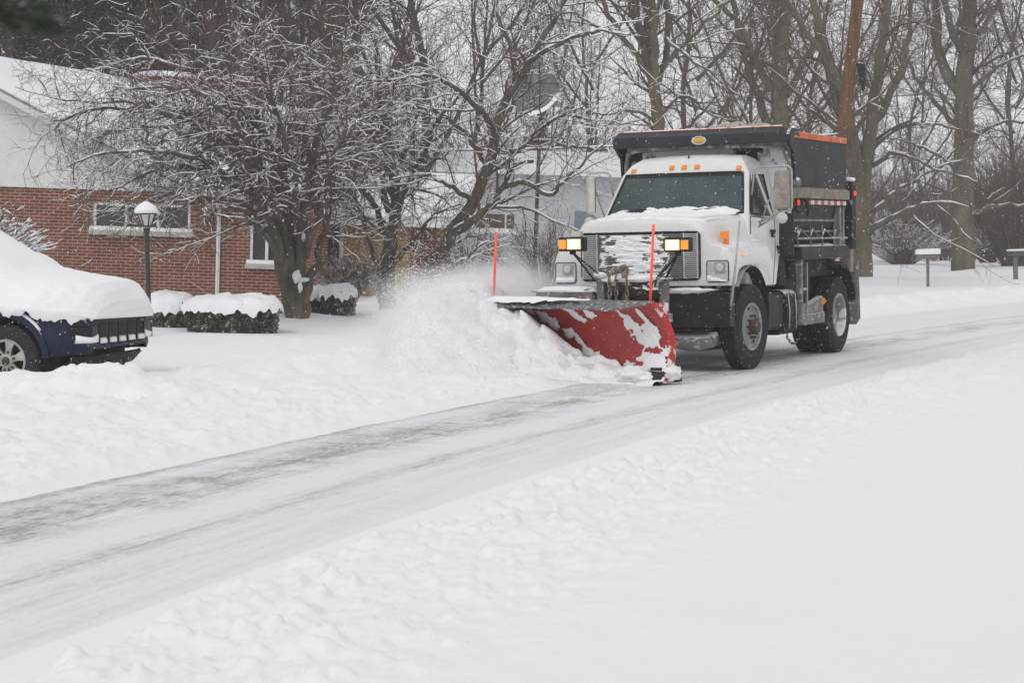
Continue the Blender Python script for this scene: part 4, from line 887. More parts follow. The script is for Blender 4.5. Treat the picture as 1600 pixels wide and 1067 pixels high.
# wheels
def car_wheel(x, s):
    mt = Matrix.Translation((x, s * 0.76, 0.38)); w = 0.24
    o = cb_(MB().lathe([(0.225, -w * .4), (0.27, -w * .5), (0.345, -w * .48), (0.375, -w * .40), (0.383, -w * .2), (0.383, w * .2), (0.375, w * .40), (0.345, w * .48), (0.27, w * .5), (0.225, w * .4)], (0, 0, 0), 'Y', 44), 'wheel', 'rubber', smooth=True, angle=40); o.matrix_local = mt
    r = MB(); r.lathe([(0.228, s * w * .45), (0.222, s * w * .47), (0.205, s * w * .42), (0.20, s * w * .10), (0.001, s * w * .05)], (0, 0, 0), 'Y', 40); cb_(r, 'barrel', 'void', o, smooth=True, angle=30)
    sp_ = MB()
    sp_.lathe([(0.228, s * w * .45), (0.222, s * w * .475), (0.200, s * w * .44)], (0, 0, 0), 'Y', 40)
    for k in range(6):
        a = 2 * PI * k / 6 + 0.3
        def P(r_, da, y): return (r_ * math.cos(a + da), s * y, r_ * math.sin(a + da))
        sp_.loft([[P(0.06, -.6, w * .40), P(0.06, .6, w * .40), P(0.06, .6, w * .25), P(0.06, -.6, w * .25)], [P(0.13, -.24, w * .43), P(0.13, .24, w * .43), P(0.13, .24, w * .3), P(0.13, -.24, w * .3)], [P(0.212, -.26, w * .45), P(0.212, .26, w * .45), P(0.212, .26, w * .3), P(0.212, -.26, w * .3)]], closed=True, caps=True)
    sp_.lathe([(0.075, s * w * .3), (0.07, s * w * .44), (0.045, s * w * .46)], (0, 0, 0), 'Y', 20)
    rm = cb_(sp_, 'rim', 'alloy', o, smooth=True, angle=35)
    hb = MB(); hb.lathe([(0.045, s * w * .45), (0.04, s * w * .56), (0.03, s * w * .58), (0.001, s * w * .58)], (0, 0, 0), 'Y', 16); cb_(hb, 'hub', 'rust', o, smooth=True, angle=35)
    for k in range(6):
        a = 2 * PI * k / 6 + 0.3; lg = MB(); lg.lathe([(0.014, s * w * .38), (0.014, s * w * .49), (0.001, s * w * .49)], (0.095 * math.cos(a), 0, 0.095 * math.sin(a)), 'Y', 8); cb_(lg, 'lug_nut', 'rust', o)
for x in (0, -2.75):
    for s in (1, -1): car_wheel(x, s)
for s in (1, -1):   # flare over the front wheel with snow on it
    g = MB(); g.loft([[(r_ * math.cos(a), s * yy, 0.38 + r_ * math.sin(a)) for r_, yy in ((0.455, 0.86), (0.455, 0.925), (0.52, 0.915), (0.52, 0.86))] for a in [R(5 + 170 * i / 20) for i in range(21)]], closed=True, caps=True); cb_(g, 'wheel_flare', 'suv_blue', smooth=True, angle=40)
    g = MB(); g.loft([[(r_ * math.cos(a), s * yy, 0.38 + r_ * math.sin(a)) for r_, yy in ((0.52, 0.86), (0.522, 0.92), (0.535 + 0.02 * math.sin(a) ** 2, 0.90), (0.535, 0.86))] for a in [R(38 + 120 * i / 20) for i in range(21)]], closed=True, caps=True); cb_(g, 'snow_on_flare', 'snow', smooth=True)
    g = MB(); g.loft([[(0.45 * math.cos(a), s * 0.45, 0.38 + 0.45 * math.sin(a)), (0.45 * math.cos(a), s * 0.90, 0.38 + 0.45 * math.sin(a))] for a in [R(-10 + 200 * i / 16) for i in range(17)]]); cb_(g, 'wheel_liner', 'void', smooth=True)
# snow blanket over hood, windshield and roof, hanging over the sides
def lerp_tab(tab, x):
    for (a, va), (b, vb) in zip(tab, tab[1:]):
        if x <= b: return va + (vb - va) * (x - a) / (b - a)
    return tab[-1][1]
topz = [(-3.9, 1.55), (-3.5, 1.88), (-3.0, 1.96), (-1.3, 1.96), (-0.8, 1.80), (-0.45, 1.56), (-0.1, 1.35), (0.3, 1.27), (0.6, 1.245), (0.80, 1.20), (0.88, 1.10), (0.93, 0.98), (0.945, 0.88), (0.93, 0.81)]
lowz = [(-3.9, 0.9), (-0.7, 0.98), (-0.3, 0.90), (0.10, 0.86), (0.30, 0.85), (0.42, 0.84), (0.60, 0.81), (0.93, 0.80), (0.97, 0.80)]
g = MB(); secs = []
NX = 120; NYs = 64
for i in range(NX + 1):
    u = i / NX; X = -3.7 + 4.63 * (1 - (1 - u) ** 1.9)
    row = []
    for j in range(NYs + 1):
        a = PI * j / NYs; c, s_ = math.cos(a), math.sin(a)
        tz = lerp_tab(topz, X); lz = lerp_tab(lowz, X)
        fr_ = max(0, (X - 0.25) / 0.72); hw = (0.985 - 0.36 * fr_ ** 2.2) if X > 0.25 else 0.985
        y = -hw * (abs(c) ** 0.62) * (1 if c > 0 else -1)
        nn = mnoise.fractal(Vector((X * 2.4, y * 2, j * 0.01)), 1, 2, 4); n2 = mnoise.fractal(Vector((X * 9, y * 4, s_ * 9)), 1, 2, 3)
        zt = tz - 0.10 * abs(c) ** 2.0
        z = lz + (zt - lz) * (s_ ** 0.55) + 0.022 * nn + 0.035 * n2 * (1 - s_) 
        if j in (0, NYs): z = lz + 0.09 * n2; y *= 0.955
        hi = 0.0
        if X < -0.35 and z > 1.05: y *= 1 - 0.22 * min(1, (z - 1.05) / 0.5)
        row.append((X + 0.01 * n2, y, z))
    secs.append(row)
g.loft(secs); 
nS = NYs + 1; base = len(g.v) - nS
g.f.append(tuple(base + k for k in range(nS)))
cb_(g, 'snow_cover', 'snow', smooth=True)

# ------------------------------------------------------------------ lamp post
def tiltM(p): return Matrix.Translation(p) @ Matrix.Rotation(TILT, 4, 'Y')
lp0 = at(234, 533, 29.7); lp0.z -= 0.12
lamp = empty('lamp_post', mtx=Matrix.Translation(lp0) @ Matrix.Rotation(R(-0.9), 4, 'Y'), label='black lamp post with a snow capped lantern in front of the brick wall', cat='lamp post')
def lb(mb, name, m, parent=None, **k): return mb.build(name, M[m], parent or lamp, **k)
g = MB(); g.lathe([(0.045, 0), (0.045, 0.4), (0.036, 0.42), (0.036, 1.74), (0.05, 1.75), (0.05, 1.80), (0.03, 1.81)], (0, 0, 0), 'Z', 16); lb(g, 'pole', 'post_black', smooth=True, angle=40)
lz = 1.82
g = MB(); g.lathe([(0.07, lz), (0.075, lz + 0.02), (0.05, lz + 0.03)], (0, 0, 0), 'Z', 6)
for k in range(6):
    a = 2 * PI * k / 6; g.tube([(0.07 * math.cos(a), 0.07 * math.sin(a), lz + 0.01), (0.135 * math.cos(a), 0.135 * math.sin(a), lz + 0.20)], 0.010, 4)
g.tube([(0.135 * math.cos(2 * PI * k / 6), 0.135 * math.sin(2 * PI * k / 6), lz + 0.20) for k in range(7)], 0.012, 4); g.lathe([(0.165, lz + 0.20), (0.15, lz + 0.225), (0.02, lz + 0.30)], (0, 0, 0), 'Z', 6)
lf_ = lb(g, 'lantern_frame', 'post_black')
g = MB(); g.lathe([(0.062, lz + 0.015), (0.127, lz + 0.195)], (0, 0, 0), 'Z', 6); lb(g, 'lantern_glass', 'lampglass', lf_)
g = MB(); g.lathe([(0.16, lz + 0.205), (0.178, lz + 0.225), (0.172, lz + 0.26), (0.135, lz + 0.31), (0.07, lz + 0.355), (0.02, lz + 0.385), (0.001, lz + 0.387)], (0, 0, 0), 'Z', 24); lb(g, 'snow_cap', 'snow', smooth=True)

# ------------------------------------------------------------------ brick house
HO = at(240, 500, 42.0)
HM = tiltM(HO); HMi = HM.inverted()
house = empty('brick_house', mtx=HM, label='low red brick house with snowy roof behind the bare crabapple', cat='house')
def HL(px, py, dy=0.0): return HMi @ at(px, py, 42.0 + dy)
def hb_(mb, name, m, parent=None, **k): return mb.build(name, M[m], parent or house, **k)
xr = HL(482, 400).x; ztop = HL(0, 292).z; xl = -9.0
w1 = (HL(146, 316), HL(297, 364)); w2 = (HL(392, 320), HL(442, 414))
def holed_wall(mb, x0, x1, z0, z1, y0, y1, holes):
    holes = sorted(holes); x = x0
    for (a, b2, c, d) in holes:
        mb.box(x, a, y0, y1, z0, z1); mb.box(a, b2, y0, y1, z0, c); mb.box(a, b2, y0, y1, d, z1); x = b2
    mb.box(x, x1, y0, y1, z0, z1)
hz1 = (w1[0].x, w1[1].x, w1[1].z, w1[0].z); hz2 = (w2[0].x, w2[1].x, w2[1].z, w2[0].z)
g = MB(); holed_wall(g, xl, xr, -0.4, ztop, 0, 0.3, [hz1, hz2]); g.box(xr - 0.3, xr, 0.3, 8, -0.4, ztop); wall = hb_(g, 'wall', 'brick')
for (a, b2, c, d), nm in ((hz1, 3), (hz2, 2)):
    g = MB(); t = 0.055
    g.box(a, b2, 0.02, 0.12, c, c + t + 0.02); g.box(a, b2, 0.02, 0.12, d - t, d); g.box(a, a + t, 0.02, 0.12, c + t + .02, d - t); g.box(b2 - t, b2, 0.02, 0.12, c + t + .02, d - t)
    for k in range(1, nm): xm = a + (b2 - a) * k / nm; g.box(xm - 0.03, xm + 0.03, 0.03, 0.11, c + t + .02, d - t)
    wn = hb_(g, 'window', 'white_trim')
    g = MB(); g.box(a + t, b2 - t, 0.13, 0.14, c + t, d - t); hb_(g, 'pane', 'pane', wn)
    g = MB(); g.box(a - 0.09, b2 + 0.09, -0.10, 0.10, c - 0.10, c - 0.003); sl_ = hb_(g, 'sill', 'stone_sill', wn, bevel=0.008)
    g = MB(); g.loft([[(x, -0.09, c - 0.003), (x, -0.085, c + 0.05 + 0.015 * mnoise.noise(Vector((x * 4, 0, 0)))), (x, -0.02, c + 0.085), (x, 0.015, c + 0.09), (x, 0.015, c - 0.003)] for x in [a - 0.06 + (b2 - a + 0.12) * i / 24 for i in range(25)]], closed=True, caps=True); hb_(g, 'sill_snow', 'snow', wn, smooth=True)
    g = MB()
    n = int((b2 - a + 0.18) / 0.075)
    for k in range(n): x = a - 0.09 + k * 0.075; g.box(x + 0.006, x + 0.069, -0.012, 0.0, c - 0.31, c - 0.105)
    hb_(g, 'brick_course', 'brick', wn)
# gable siding and rake board
gp = [HL(-130, 30, -0.06), HL(-130, 292, -0.06), HL(258, 294, -0.06)]
A0 = HL(0, 152, -0.06); A1 = HL(262, 290, -0.06); slp = (A1.z - A0.z) / (A1.x - A0.x)
zx = lambda x: A0.z + slp * (x - A0.x)
g = MB(); xe = A0.x + (ztop - A0.z) / slp
g.prism([(xl, ztop + 0.005), (xe, ztop + 0.005), (xl, zx(xl))], -0.05, 0.25, axis='Y'); hb_(g, 'gable', 'siding')
g = MB(); g.prism([(xl, zx(xl)), (xe + 0.35, zx(xe + 0.35)), (xe + 0.35, zx(xe + 0.35) + 0.16), (xl, zx(xl) + 0.16)], -0.42, -0.38, axis='Y'); hb_(g, 'rake_board', 'siding')
g = MB(); g.prism([(xl, zx(xl) + 0.165), (xe + 0.36, zx(xe + 0.36) + 0.165), (xe + 0.36, zx(xe + 0.36) + 0.20), (xl, zx(xl) + 0.20)], -0.45, -0.36, axis='Y'); hb_(g, 'rake_edge', 'fascia')
# roof with snow: right slope of the cross gable running back, and the main slope to the right of it
F0 = Vector((xl, -0.42, zx(xl) + 0.20)); F1 = Vector((xe + 0.36, -0.42, zx(xe + 0.36) + 0.20)); F2 = Vector((xr + 0.4, -0.42, ztop + 0.12))
B0 = HL(-110, 84, 6); B1 = HL(180, 133, 6); B2 = HL(490, 196, 6); B2.x = xr + 0.4
g = MB(); up_ = Vector((0, 0, 0.18))
NR = 24; secs = []
fr_pts = [F0.lerp(F1, i / 12) for i in range(13)] + [F1.lerp(F2, i / 12) for i in range(1, 13)]
bk_pts = [B0.lerp(B1, i / 12) for i in range(13)] + [B1.lerp(B2, i / 12) for i in range(1, 13)]
for a, b2 in zip(fr_pts, bk_pts):
    row = [a - Vector((0, 0, 0.05))]
    for k in range(9):
        t = k / 8; q = a.lerp(b2, t); e = 0.16 * (1 - math.exp(-t * 14)) + 0.05
        row.append(q + Vector((0, 0, e + 0.03 * mnoise.noise(q * 0.8))))
    row.append(b2 + Vector((0, 0.6, -0.2)))
    secs.append([tuple(p) for p in row])
g.loft(secs); hb_(g, 'roof_snow', 'snow', smooth=True, angle=60)
g = MB(); g.box(xe + 0.3, xr + 0.4, -0.44, -0.36, ztop - 0.08, ztop + 0.10); g.box(xe + .3, xr + 0.38, -0.36, 0, ztop + 0.0, ztop + 0.03); hb_(g, 'fascia', 'white_trim')
dx_ = HL(343, 330).x
g = MB(); g.tube([(dx_, -0.36, ztop), (dx_, -0.30, ztop - 0.1), (dx_, -0.07, ztop - 0.3), (dx_, -0.06, -0.2)], 0.042, 4); hb_(g, 'downspout', 'white_trim')
for a, b2, t_, bt in ((205, 303, 118, 150), (343, 402, 124, 165)):
    p0 = HL(a, t_, 8); p1 = HL(b2, bt, 8); g = MB(); g.box(p0.x, p1.x, 8, 8.6, p1.z - 1.5, p0.z); ch = hb_(g, 'chimney', 'brick')
    g = MB(); g.blob(((p0.x + p1.x) / 2, 8.3, p0.z), ((p1.x - p0.x) / 2 + 0.05, 0.35, 0.16), seed=a, amp=0.1, base=0.0); hb_(g, 'chimney_snow', 'snow', ch, smooth=True)
# recessed entry wing
wz0 = -0.4; p = HL(706, 343, 4.5); wxr = p.x; wtop = HL(600, 345, 4.5).z
sp0, sp1 = HL(537, 352, 4.5), HL(640, 413, 4.5)
g = MB(); g.box(xr - 0.2, wxr, 4.5, 4.8, wz0, wtop); wg = hb_(g, 'wing_wall', 'brick')
g = MB(); g.box(sp0.x, sp1.x, 4.44, 4.5, wz0, wtop - 0.02); hb_(g, 'stone_panel', 'tanstone', wg)
d0, d1 = HL(505, 345, 4.5), HL(532, 430, 4.5)
g = MB(); g.box(d0.x, d1.x, 4.45, 4.5, wz0, wtop - .1); dd = hb_(g, 'entry_door', 'pane', wg)
g = MB()
for x in (d0.x - 0.05, d1.x, ): g.box(x - 0.04, x + 0.05, 4.42, 4.5, wz0, wtop - .05)
hb_(g, 'door_trim', 'white_trim', wg)
secs = []
for i in range(20):
    x = xr + (wxr + 0.5 - xr) * i / 19
    secs.append([(x, 3.9, wtop - 0.12), (x, 3.88, wtop + 0.1), (x, 4.1, wtop + 0.2 + 0.03 * mnoise.noise(Vector((x, 0, 0)))), (x, 6, wtop + 0.75), (x, 8.5, wtop + 1.25), (x, 8.6, wtop + 0.4)])
g = MB(); g.loft(secs, closed=True, caps=True); hb_(g, 'wing_roof', 'snow', smooth=True, angle=60)

# ------------------------------------------------------------------ neighbour house
NO = at(800, 470, 62.0); NMm = tiltM(NO); NMi = NMm.inverted()
nb = empty('neighbor_house', mtx=NMm, label='pale sided house with white roof seen through branches left of the truck', cat='house')
def NL(px, py, dy=0.0): return NMi @ at(px, py, 62.0 + dy)
nx0, nx1 = NL(706, 300).x, NL(1010, 300).x; ne = NL(850, 268).z
g = MB(); wa, wb = NL(742, 331), NL(803, 360); holed_wall(g, nx0, nx1, -0.6, ne, 0, 0.3, [(wa.x, wb.x, wb.z, wa.z)]); nwl = g.build('wall', M['siding_far'], nb)
g = MB(); 
g.box(wa.x, wb.x, 0.12, 0.14, wb.z, wa.z); wn = g.build('window', M['brown_wood'], nb)
g = MB(); t = .05; g.box(wa.x, wb.x, .03, .12, wb.z, wb.z + t); g.box(wa.x, wb.x, .03, .12, wa.z - t, wa.z); g.box(wb.x - .3, wb.x - .24, .03, .12, wb.z + t, wa.z - t); g.build('frame', M['white_trim'], wn)
g = MB(); g.blob(((wa.x + wb.x) / 2, -0.15, wb.z - 0.09), ((wb.x - wa.x) / 2 + 0.2, 0.2, 0.14), seed=2, amp=.15, base=-0.3); g.build('snow', M['snow'], wn, smooth=True)
da, db_ = NL(898, 330), NL(918, 400); g = MB(); g.box(da.x, db_.x, -0.03, 0.0, -0.5, da.z); g.build('door', M['door_blue'], nb)
g = MB(); secs = []
rz = NL(850, 236, 5).z
for i in range(20):
    x = nx0 - 0.5 + (nx1 - nx0 + 1) * i / 19; secs.append([(x, -0.5, ne - 0.12), (x, -0.5, ne + 0.12), (x, 0, ne + 0.25), (x, 5, rz), (x, 5.2, rz), (x, 10, ne)])
g.loft(secs, closed=True, caps=True); g.build('roof', M['snow'], nb, smooth=True, angle=60)
ca, cb2 = NL(818, 214, 5.5), NL(853, 245, 5.5); g = MB(); g.box(ca.x, cb2.x, 5.3, 6.0, ne, ca.z); g.build('chimney', M['brick'], nb)

# satellite dish on a mast
dp = at(833, 470, 47); dm = empty('satellite_dish', mtx=Matrix.Translation(dp) @ Matrix.Rotation(R(2.2), 4, 'Y'), label='large dark mesh dish on a thin mast among the branches', cat='satellite dish')
dtop = (Matrix.Translation(dp) @ Matrix.Rotation(R(2.2), 4, 'Y')).inverted() @ at(842, 152, 47)
g = MB(); g.tube([(0, 0, -.3), (0, 0, dtop.z)], 0.045, 8); g.build('mast', M['post_black'], dm, smooth=True)
g = MB(); secs = []
for i in range(9):
    r_ = 0.60 * i / 8 + 0.001; secs.append([(r_ * math.cos(2 * PI * k / 32), r_ * math.sin(2 * PI * k / 32), 0.42 * r_ * r_) for k in range(32)])
g.loft(secs, closed=True); do = g.build('dish', M['dish'], dm, smooth=True, fixn=False)
do.matrix_local = Matrix.Translation(dtop) @ Matrix.Rotation(R(-28), 4, 'Z') @ Matrix.Rotation(R(62), 4, 'X') @ Matrix.Diagonal((1.0, 1.0, 1, 1))
g = MB(); secs = []
for i in range(5):
    r_ = 0.44 + 0.155 * i / 4; secs.append([(r_ * math.cos(a), r_ * math.sin(a), 0.42 * r_ * r_ + 0.03 * math.sin(PI * k / 20) * (1 if i < 4 else .3)) for k, a in enumerate([R(245 + 120 * k / 20) for k in range(21)])])
g.loft(secs); ds = g.build('snow', M['snow'], do, smooth=True, fixn=False)
g = MB(); g.tube([(0, -0.55, 0.13), (0, 0, 0.62)], 0.012, 5); g.tube([(0.48, 0.28, 0.13), (0, 0, 0.62)], 0.012, 5); g.tube([(-0.48, 0.28, 0.13), (0, 0, 0.62)], 0.012, 5); g.build('feed_arm', M['post_black'], do)

# ------------------------------------------------------------------ mailboxes, utility pole, wires
def post_thing(name, px, py, Y, label, cat, lean=0.0):
    p = at(px, py, Y); return empty(name, mtx=Matrix.Translation(p) @ Matrix.Rotation(lean, 4, 'Y'), label=label, cat=cat)
mbx = post_thing('mailbox', 1450, 452, 54.5, 'brown mailbox under a thick slab of snow near the truck', 'mailbox', R(-1.2))
g = MB(); g.box(-0.035, 0.035, -0.035, 0.035, -0.25, 0.85); g.build('post', M['wood_grey'], mbx)
mz = 0.84
def mbox(par, m, snow_h, L=0.62, W=0.2, H=0.16):
    g = MB(); g.prism([(-W / 2, mz), (W / 2, mz), (W / 2, mz + H * .6), (W * .35, mz + H * .92), (0, mz + H), (-W * .35, mz + H * .92), (-W / 2, mz + H * .6)], -L / 2, L / 2, axis='X'); b = g.build('box', M[m], par, bevel=0.006)
    g = MB(); g.prism([(-W / 2 - .01, mz), (W / 2 + .01, mz), (W / 2 + .01, mz + H * .62), (W * .36, mz + H * .95), (0, mz + H + .01), (-W * .36, mz + H * .95), (-W / 2 - .01, mz + H * .62)], L / 2, L / 2 + 0.012, axis='X'); g.build('door', M[m], b)
    if snow_h > 0:
        g = MB(); g.loft([[(x, -W / 2 - .02, mz + H * .75), (x, -W / 2 - .01, mz + H * .8 + snow_h * .8 * k), (x, -W * .3, mz + H * .85 + snow_h * k), (x, W * .3, mz + H * .85 + snow_h * k), (x, W / 2, mz + H * .8 + snow_h * .8 * k), (x, W / 2 + .01, mz + H * .75)] for x, k in ((-L / 2 - .02, .75), (-L / 2 + .04, .95), (0, 1.0), (L / 2 - .04, 1.05), (L / 2 + .02, .95))], closed=True, caps=True); g.build('snow', M['snow'], b, smooth=True, angle=50)
mbox(mbx, 'mailbox_brown', 0.13)
mb2 = post_thing('mailbox', 1587, 441, 60.5, 'dark mailbox on a wooden post at the far right edge', 'mailbox', R(-1.5))
g = MB(); g.box(-0.06, 0.06, -0.06, 0.06, -0.25, 0.80); g.build('post', M['wood_grey'], mb2)
mz = 0.80; b = MB(); mbox(mb2, 'mailbox', 0.035, L=0.75, W=0.24, H=0.20)
for ch in mb2.children:
    if ch.name.startswith('box'): ch.location.x = 0.15
pb = at(1287, 473, 45); pt = at(1341, -8, 45); pdv = (pt - pb)
pole = empty('utility_pole', loc=pb, label='leaning brown wooden utility pole behind the dump truck body', cat='utility pole')
g = MB(); g.tube([(0, 0, -.5)] + [tuple(pdv * t) for t in (0.0, 0.5, 1.0, 1.35)], [0.17, 0.165, 0.15, 0.135, 0.12], 16); g.build('pole', M['pole'], pole, smooth=True)
q = at(1347, 108, 45) - pb; g = MB(); g.tube([q + Vector((-.15, 0, .12)), q + Vector((0, -0.05, .05)), q, q + Vector((0.02, 0, -.28)), q + Vector((0.03, 0, -0.5))], [0.04, 0.09, 0.10, 0.08, 0.02], 8); g.build('transformer_can', M['black'], pole, smooth=True)
def wire(a, b, sag, r, label, m='wire', snow=False):
    pts = [a.lerp(b, i / 20) - Vector((0, 0, sag * 4 * (i / 20) * (1 - i / 20))) for i in range(21)]
    g = MB(); g.tube(pts, r, 5); o = g.build('overhead_wire', M[m], None, smooth=True); tag(o, label, 'wire', 'overhead wires')
    if snow:
        g = MB(); g.tube([p + Vector((0, 0, r + 0.012)) for p in pts], 0.018, 5); g.build('snow', M['snow_branch'], o, smooth=True)
wire(at(1346, 124, 45), at(1640, 172, 70), 0.15, 0.012, 'lowest dark wire running right from the leaning pole')
wire(at(1346, 112, 45), at(1640, 142, 70), 0.12, 0.012, 'dark wire just above the lowest one right of the leaning pole')
wire(at(1340, 20, 45), at(1640, 50, 70), 0.12, 0.012, 'thin wire crossing the sky in the upper right')
wire(at(1341, -20, 45), at(1640, 34, 70), 0.1, 0.012, 'topmost thin wire in the upper right corner')
wire(at(520, 237, 40), at(1320, 210, 45), 0.1, 0.012, 'snow lined cable stretched through the branches left of the truck', snow=True)

# ------------------------------------------------------------------ trees
def tubes_np(polys, k):
    """polys: list of (pts list, r0, r1); returns verts, quads"""
    by = {}
    for pts, r0, r1 in polys: by.setdefault(len(pts), []).append((pts, r0, r1))
    V = []; Fq = []; off = 0
    for n, lst in by.items():
        P = np.array([a[0] for a in lst], dtype=np.float64); r0 = np.array([a[1] for a in lst]); r1 = np.array([a[2] for a in lst])
        t = np.linspace(0, 1, n)[None]; rad = r0[:, None] * (1 - t) + r1[:, None] * t
        T = np.gradient(P, axis=1); T /= np.linalg.norm(T, axis=2, keepdims=True) + 1e-9
        ref = np.array([0.31, 0.12, 0.05]); ref = np.where(np.abs(T[..., 0:1]) > 0.8, np.array([0.0, 0.9, 0.3]), np.array([0.9, 0.2, 0.1]))
        A = np.cross(T, ref); A /= np.linalg.norm(A, axis=2, keepdims=True) + 1e-9; Bn = np.cross(T, A)
        ang = np.arange(k) * 2 * PI / k
        ring = A[:, :, None] * np.cos(ang)[None, None, :, None] + Bn[:, :, None] * np.sin(ang)[None, None, :, None]
        vv = P[:, :, None] + ring * rad[:, :, None, None]
        B = len(lst); V.append(vv.reshape(-1, 3))
        b = (np.arange(B) * n * k)[:, None, None] + (np.arange(n - 1) * k)[None, :, None] + np.arange(k)[None, None]
        b2 = (np.arange(B) * n * k)[:, None, None] + (np.arange(n - 1) * k)[None, :, None] + ((np.arange(k) + 1) % k)[None, None]
        q = np.stack([b, b2, b2 + k, b + k], -1).reshape(-1, 4) + off
        Fq.append(q); off += B * n * k
    return np.concatenate(V), np.concatenate(Fq)
def snow_np(polys, thick, frac, rng, k=4, upv=0.75):
    by = {}
    for pts, r0, r1 in polys:
        if rng.random() < frac: by.setdefault(len(pts), []).append((pts, r0, r1))
    V = []; Fq = []; off = 0
    for n, lst in by.items():
        P = np.array([a[0] for a in lst]); r0 = np.array([a[1] for a in lst]); r1 = np.array([a[2] for a in lst])
        if n < 9:   # subdivide so the snow breaks up along the branch
            m = (n - 1) * 2 + 1; Q = np.empty((len(lst), m, 3)); Q[:, ::2] = P; Q[:, 1::2] = (P[:, 1:] + P[:, :-1]) / 2; P = Q; n2 = m
        else: n2 = n
        t = np.linspace(0, 1, n2)[None]; rad = r0[:, None] * (1 - t) + r1[:, None] * t
        T = np.gradient(P, axis=1); T /= np.linalg.norm(T, axis=2, keepdims=True) + 1e-9
        hz = np.clip(1.25 * np.sqrt(np.clip(1 - T[..., 2] ** 2, 0, 1)) - 0.45, 0, 1)
        nz = rng.random(rad.shape); nz = np.where(nz < 0.24, 0.12, 0.5 + 0.75 * nz)
        rs = (rad * 0.62 + thick) * hz * nz; rs[:, 0] *= 0.3; rs[:, -1] *= 0.4
        rs = np.where(hz < 0.1, 0.0005, np.maximum(rs, 0.0008))
        C = P + np.array([0, 0, 1.0]) * (rad * upv + rs * 0.35)[..., None]
        ang = np.arange(k) * 2 * PI / k + PI / 4
        side = np.cross(T, np.array([0, 0, 1.0])); side /= np.linalg.norm(side, axis=2, keepdims=True) + 1e-6
        U = np.array([0, 0, 1.0])
        ring = side[:, :, None] * np.cos(ang)[None, None, :, None] + U * (np.sin(ang) * 0.9)[None, None, :, None]
        vv = C[:, :, None] + ring * rs[:, :, None, None]
        B = len(lst); V.append(vv.reshape(-1, 3))
        b = (np.arange(B) * n2 * k)[:, None, None] + (np.arange(n2 - 1) * k)[None, :, None] + np.arange(k)[None, None]
        b2 = (np.arange(B) * n2 * k)[:, None, None] + (np.arange(n2 - 1) * k)[None, :, None] + ((np.arange(k) + 1) % k)[None, None]
        Fq.append(np.stack([b, b2, b2 + k, b + k], -1).reshape(-1, 4) + off); off += B * n2 * k
    if not V: return None
    return np.concatenate(V), np.concatenate(Fq)
def nrm3(a):
    l = math.sqrt(a[0] ** 2 + a[1] ** 2 + a[2] ** 2) + 1e-9; return (a[0] / l, a[1] / l, a[2] / l)
def sprout(out, p, d, L, r, lvl, C, rng):
    """C: list of per-level dicts: seg, wander, trop, n (kids per metre), ratio (child length), ang"""
    c = C[lvl]; n = c['seg']; st = L / n; pts = [p]; g = rng.gauss; w = c['wander']; tr = c['trop']
    for i in range(n):
        d = nrm3((d[0] + g(0, w), d[1] + g(0, w), d[2] + g(0, w) + tr)); p = (p[0] + d[0] * st, p[1] + d[1] * st, p[2] + d[2] * st); pts.append(p)
    out[lvl].append((pts, r, max(r * c.get('taper', 0.35), 0.0016)))
    kids(out, pts, r, max(r * c.get('taper', .35), .0016), L, lvl, C, rng)
def kids(out, pts, r0, r1, L, lvl, C, rng, t0=0.12):
    if lvl + 1 >= len(C): return
    c = C[lvl + 1]; m = max(1, int(L * c['n'] * (0.7 + 0.6 * rng.random()))); N_ = len(pts) - 1
    for k in range(m):
        t = t0 + (1 - t0) * (k + rng.random()) / m; t = min(t, 0.999); i = int(t * N_); f = t * N_ - i
        a, b = pts[i], pts[i + 1]; q = (a[0] + (b[0] - a[0]) * f, a[1] + (b[1] - a[1]) * f, a[2] + (b[2] - a[2]) * f)
        dd = nrm3((b[0] - a[0], b[1] - a[1], b[2] - a[2])); ph = rng.random() * 2 * PI
        u = nrm3((dd[1] - dd[2] * .3, -dd[0] + dd[2] * .7, dd[0] * .3 - dd[1] * .7)); v = (dd[1] * u[2] - dd[2] * u[1], dd[2] * u[0] - dd[0] * u[2], dd[0] * u[1] - dd[1] * u[0])
        an = R(c['ang'] + rng.gauss(0, 12)); ca, sa = math.cos(an), math.sin(an); cph, sph = math.cos(ph) * sa, math.sin(ph) * sa
        nd = nrm3((dd[0] * ca + u[0] * cph + v[0] * sph, dd[1] * ca + u[1] * cph + v[1] * sph, dd[2] * ca + u[2] * cph + v[2] * sph + c.get('lift', 0)))
        rr = (r0 + (r1 - r0) * t) * c.get('rr', 0.55); Lc = c['len'] * (1.15 - 0.55 * t * c.get('short', 1)) * (0.6 + 0.7 * rng.random())
        sprout(out, q, nd, Lc, max(min(rr, c.get('rmax', 9)), c.get('rmin', 0.002)), lvl + 1, C, rng)
def catmull(P, n):
    out = []
    P = [P[0]] + list(P) + [P[-1]]
    for i in range(1, len(P) - 2):
        a, b, c, d = P[i - 1], P[i], P[i + 1], P[i + 2]
        for k in range(n):
            t = k / n; out.append(tuple(0.5 * ((2 * b[j]) + (-a[j] + c[j]) * t + (2 * a[j] - 5 * b[j] + 4 * c[j] - d[j]) * t * t + (-a[j] + 3 * b[j] - 3 * c[j] + d[j]) * t ** 3) for j in range(3)))
    out.append(tuple(P[-2])); return out
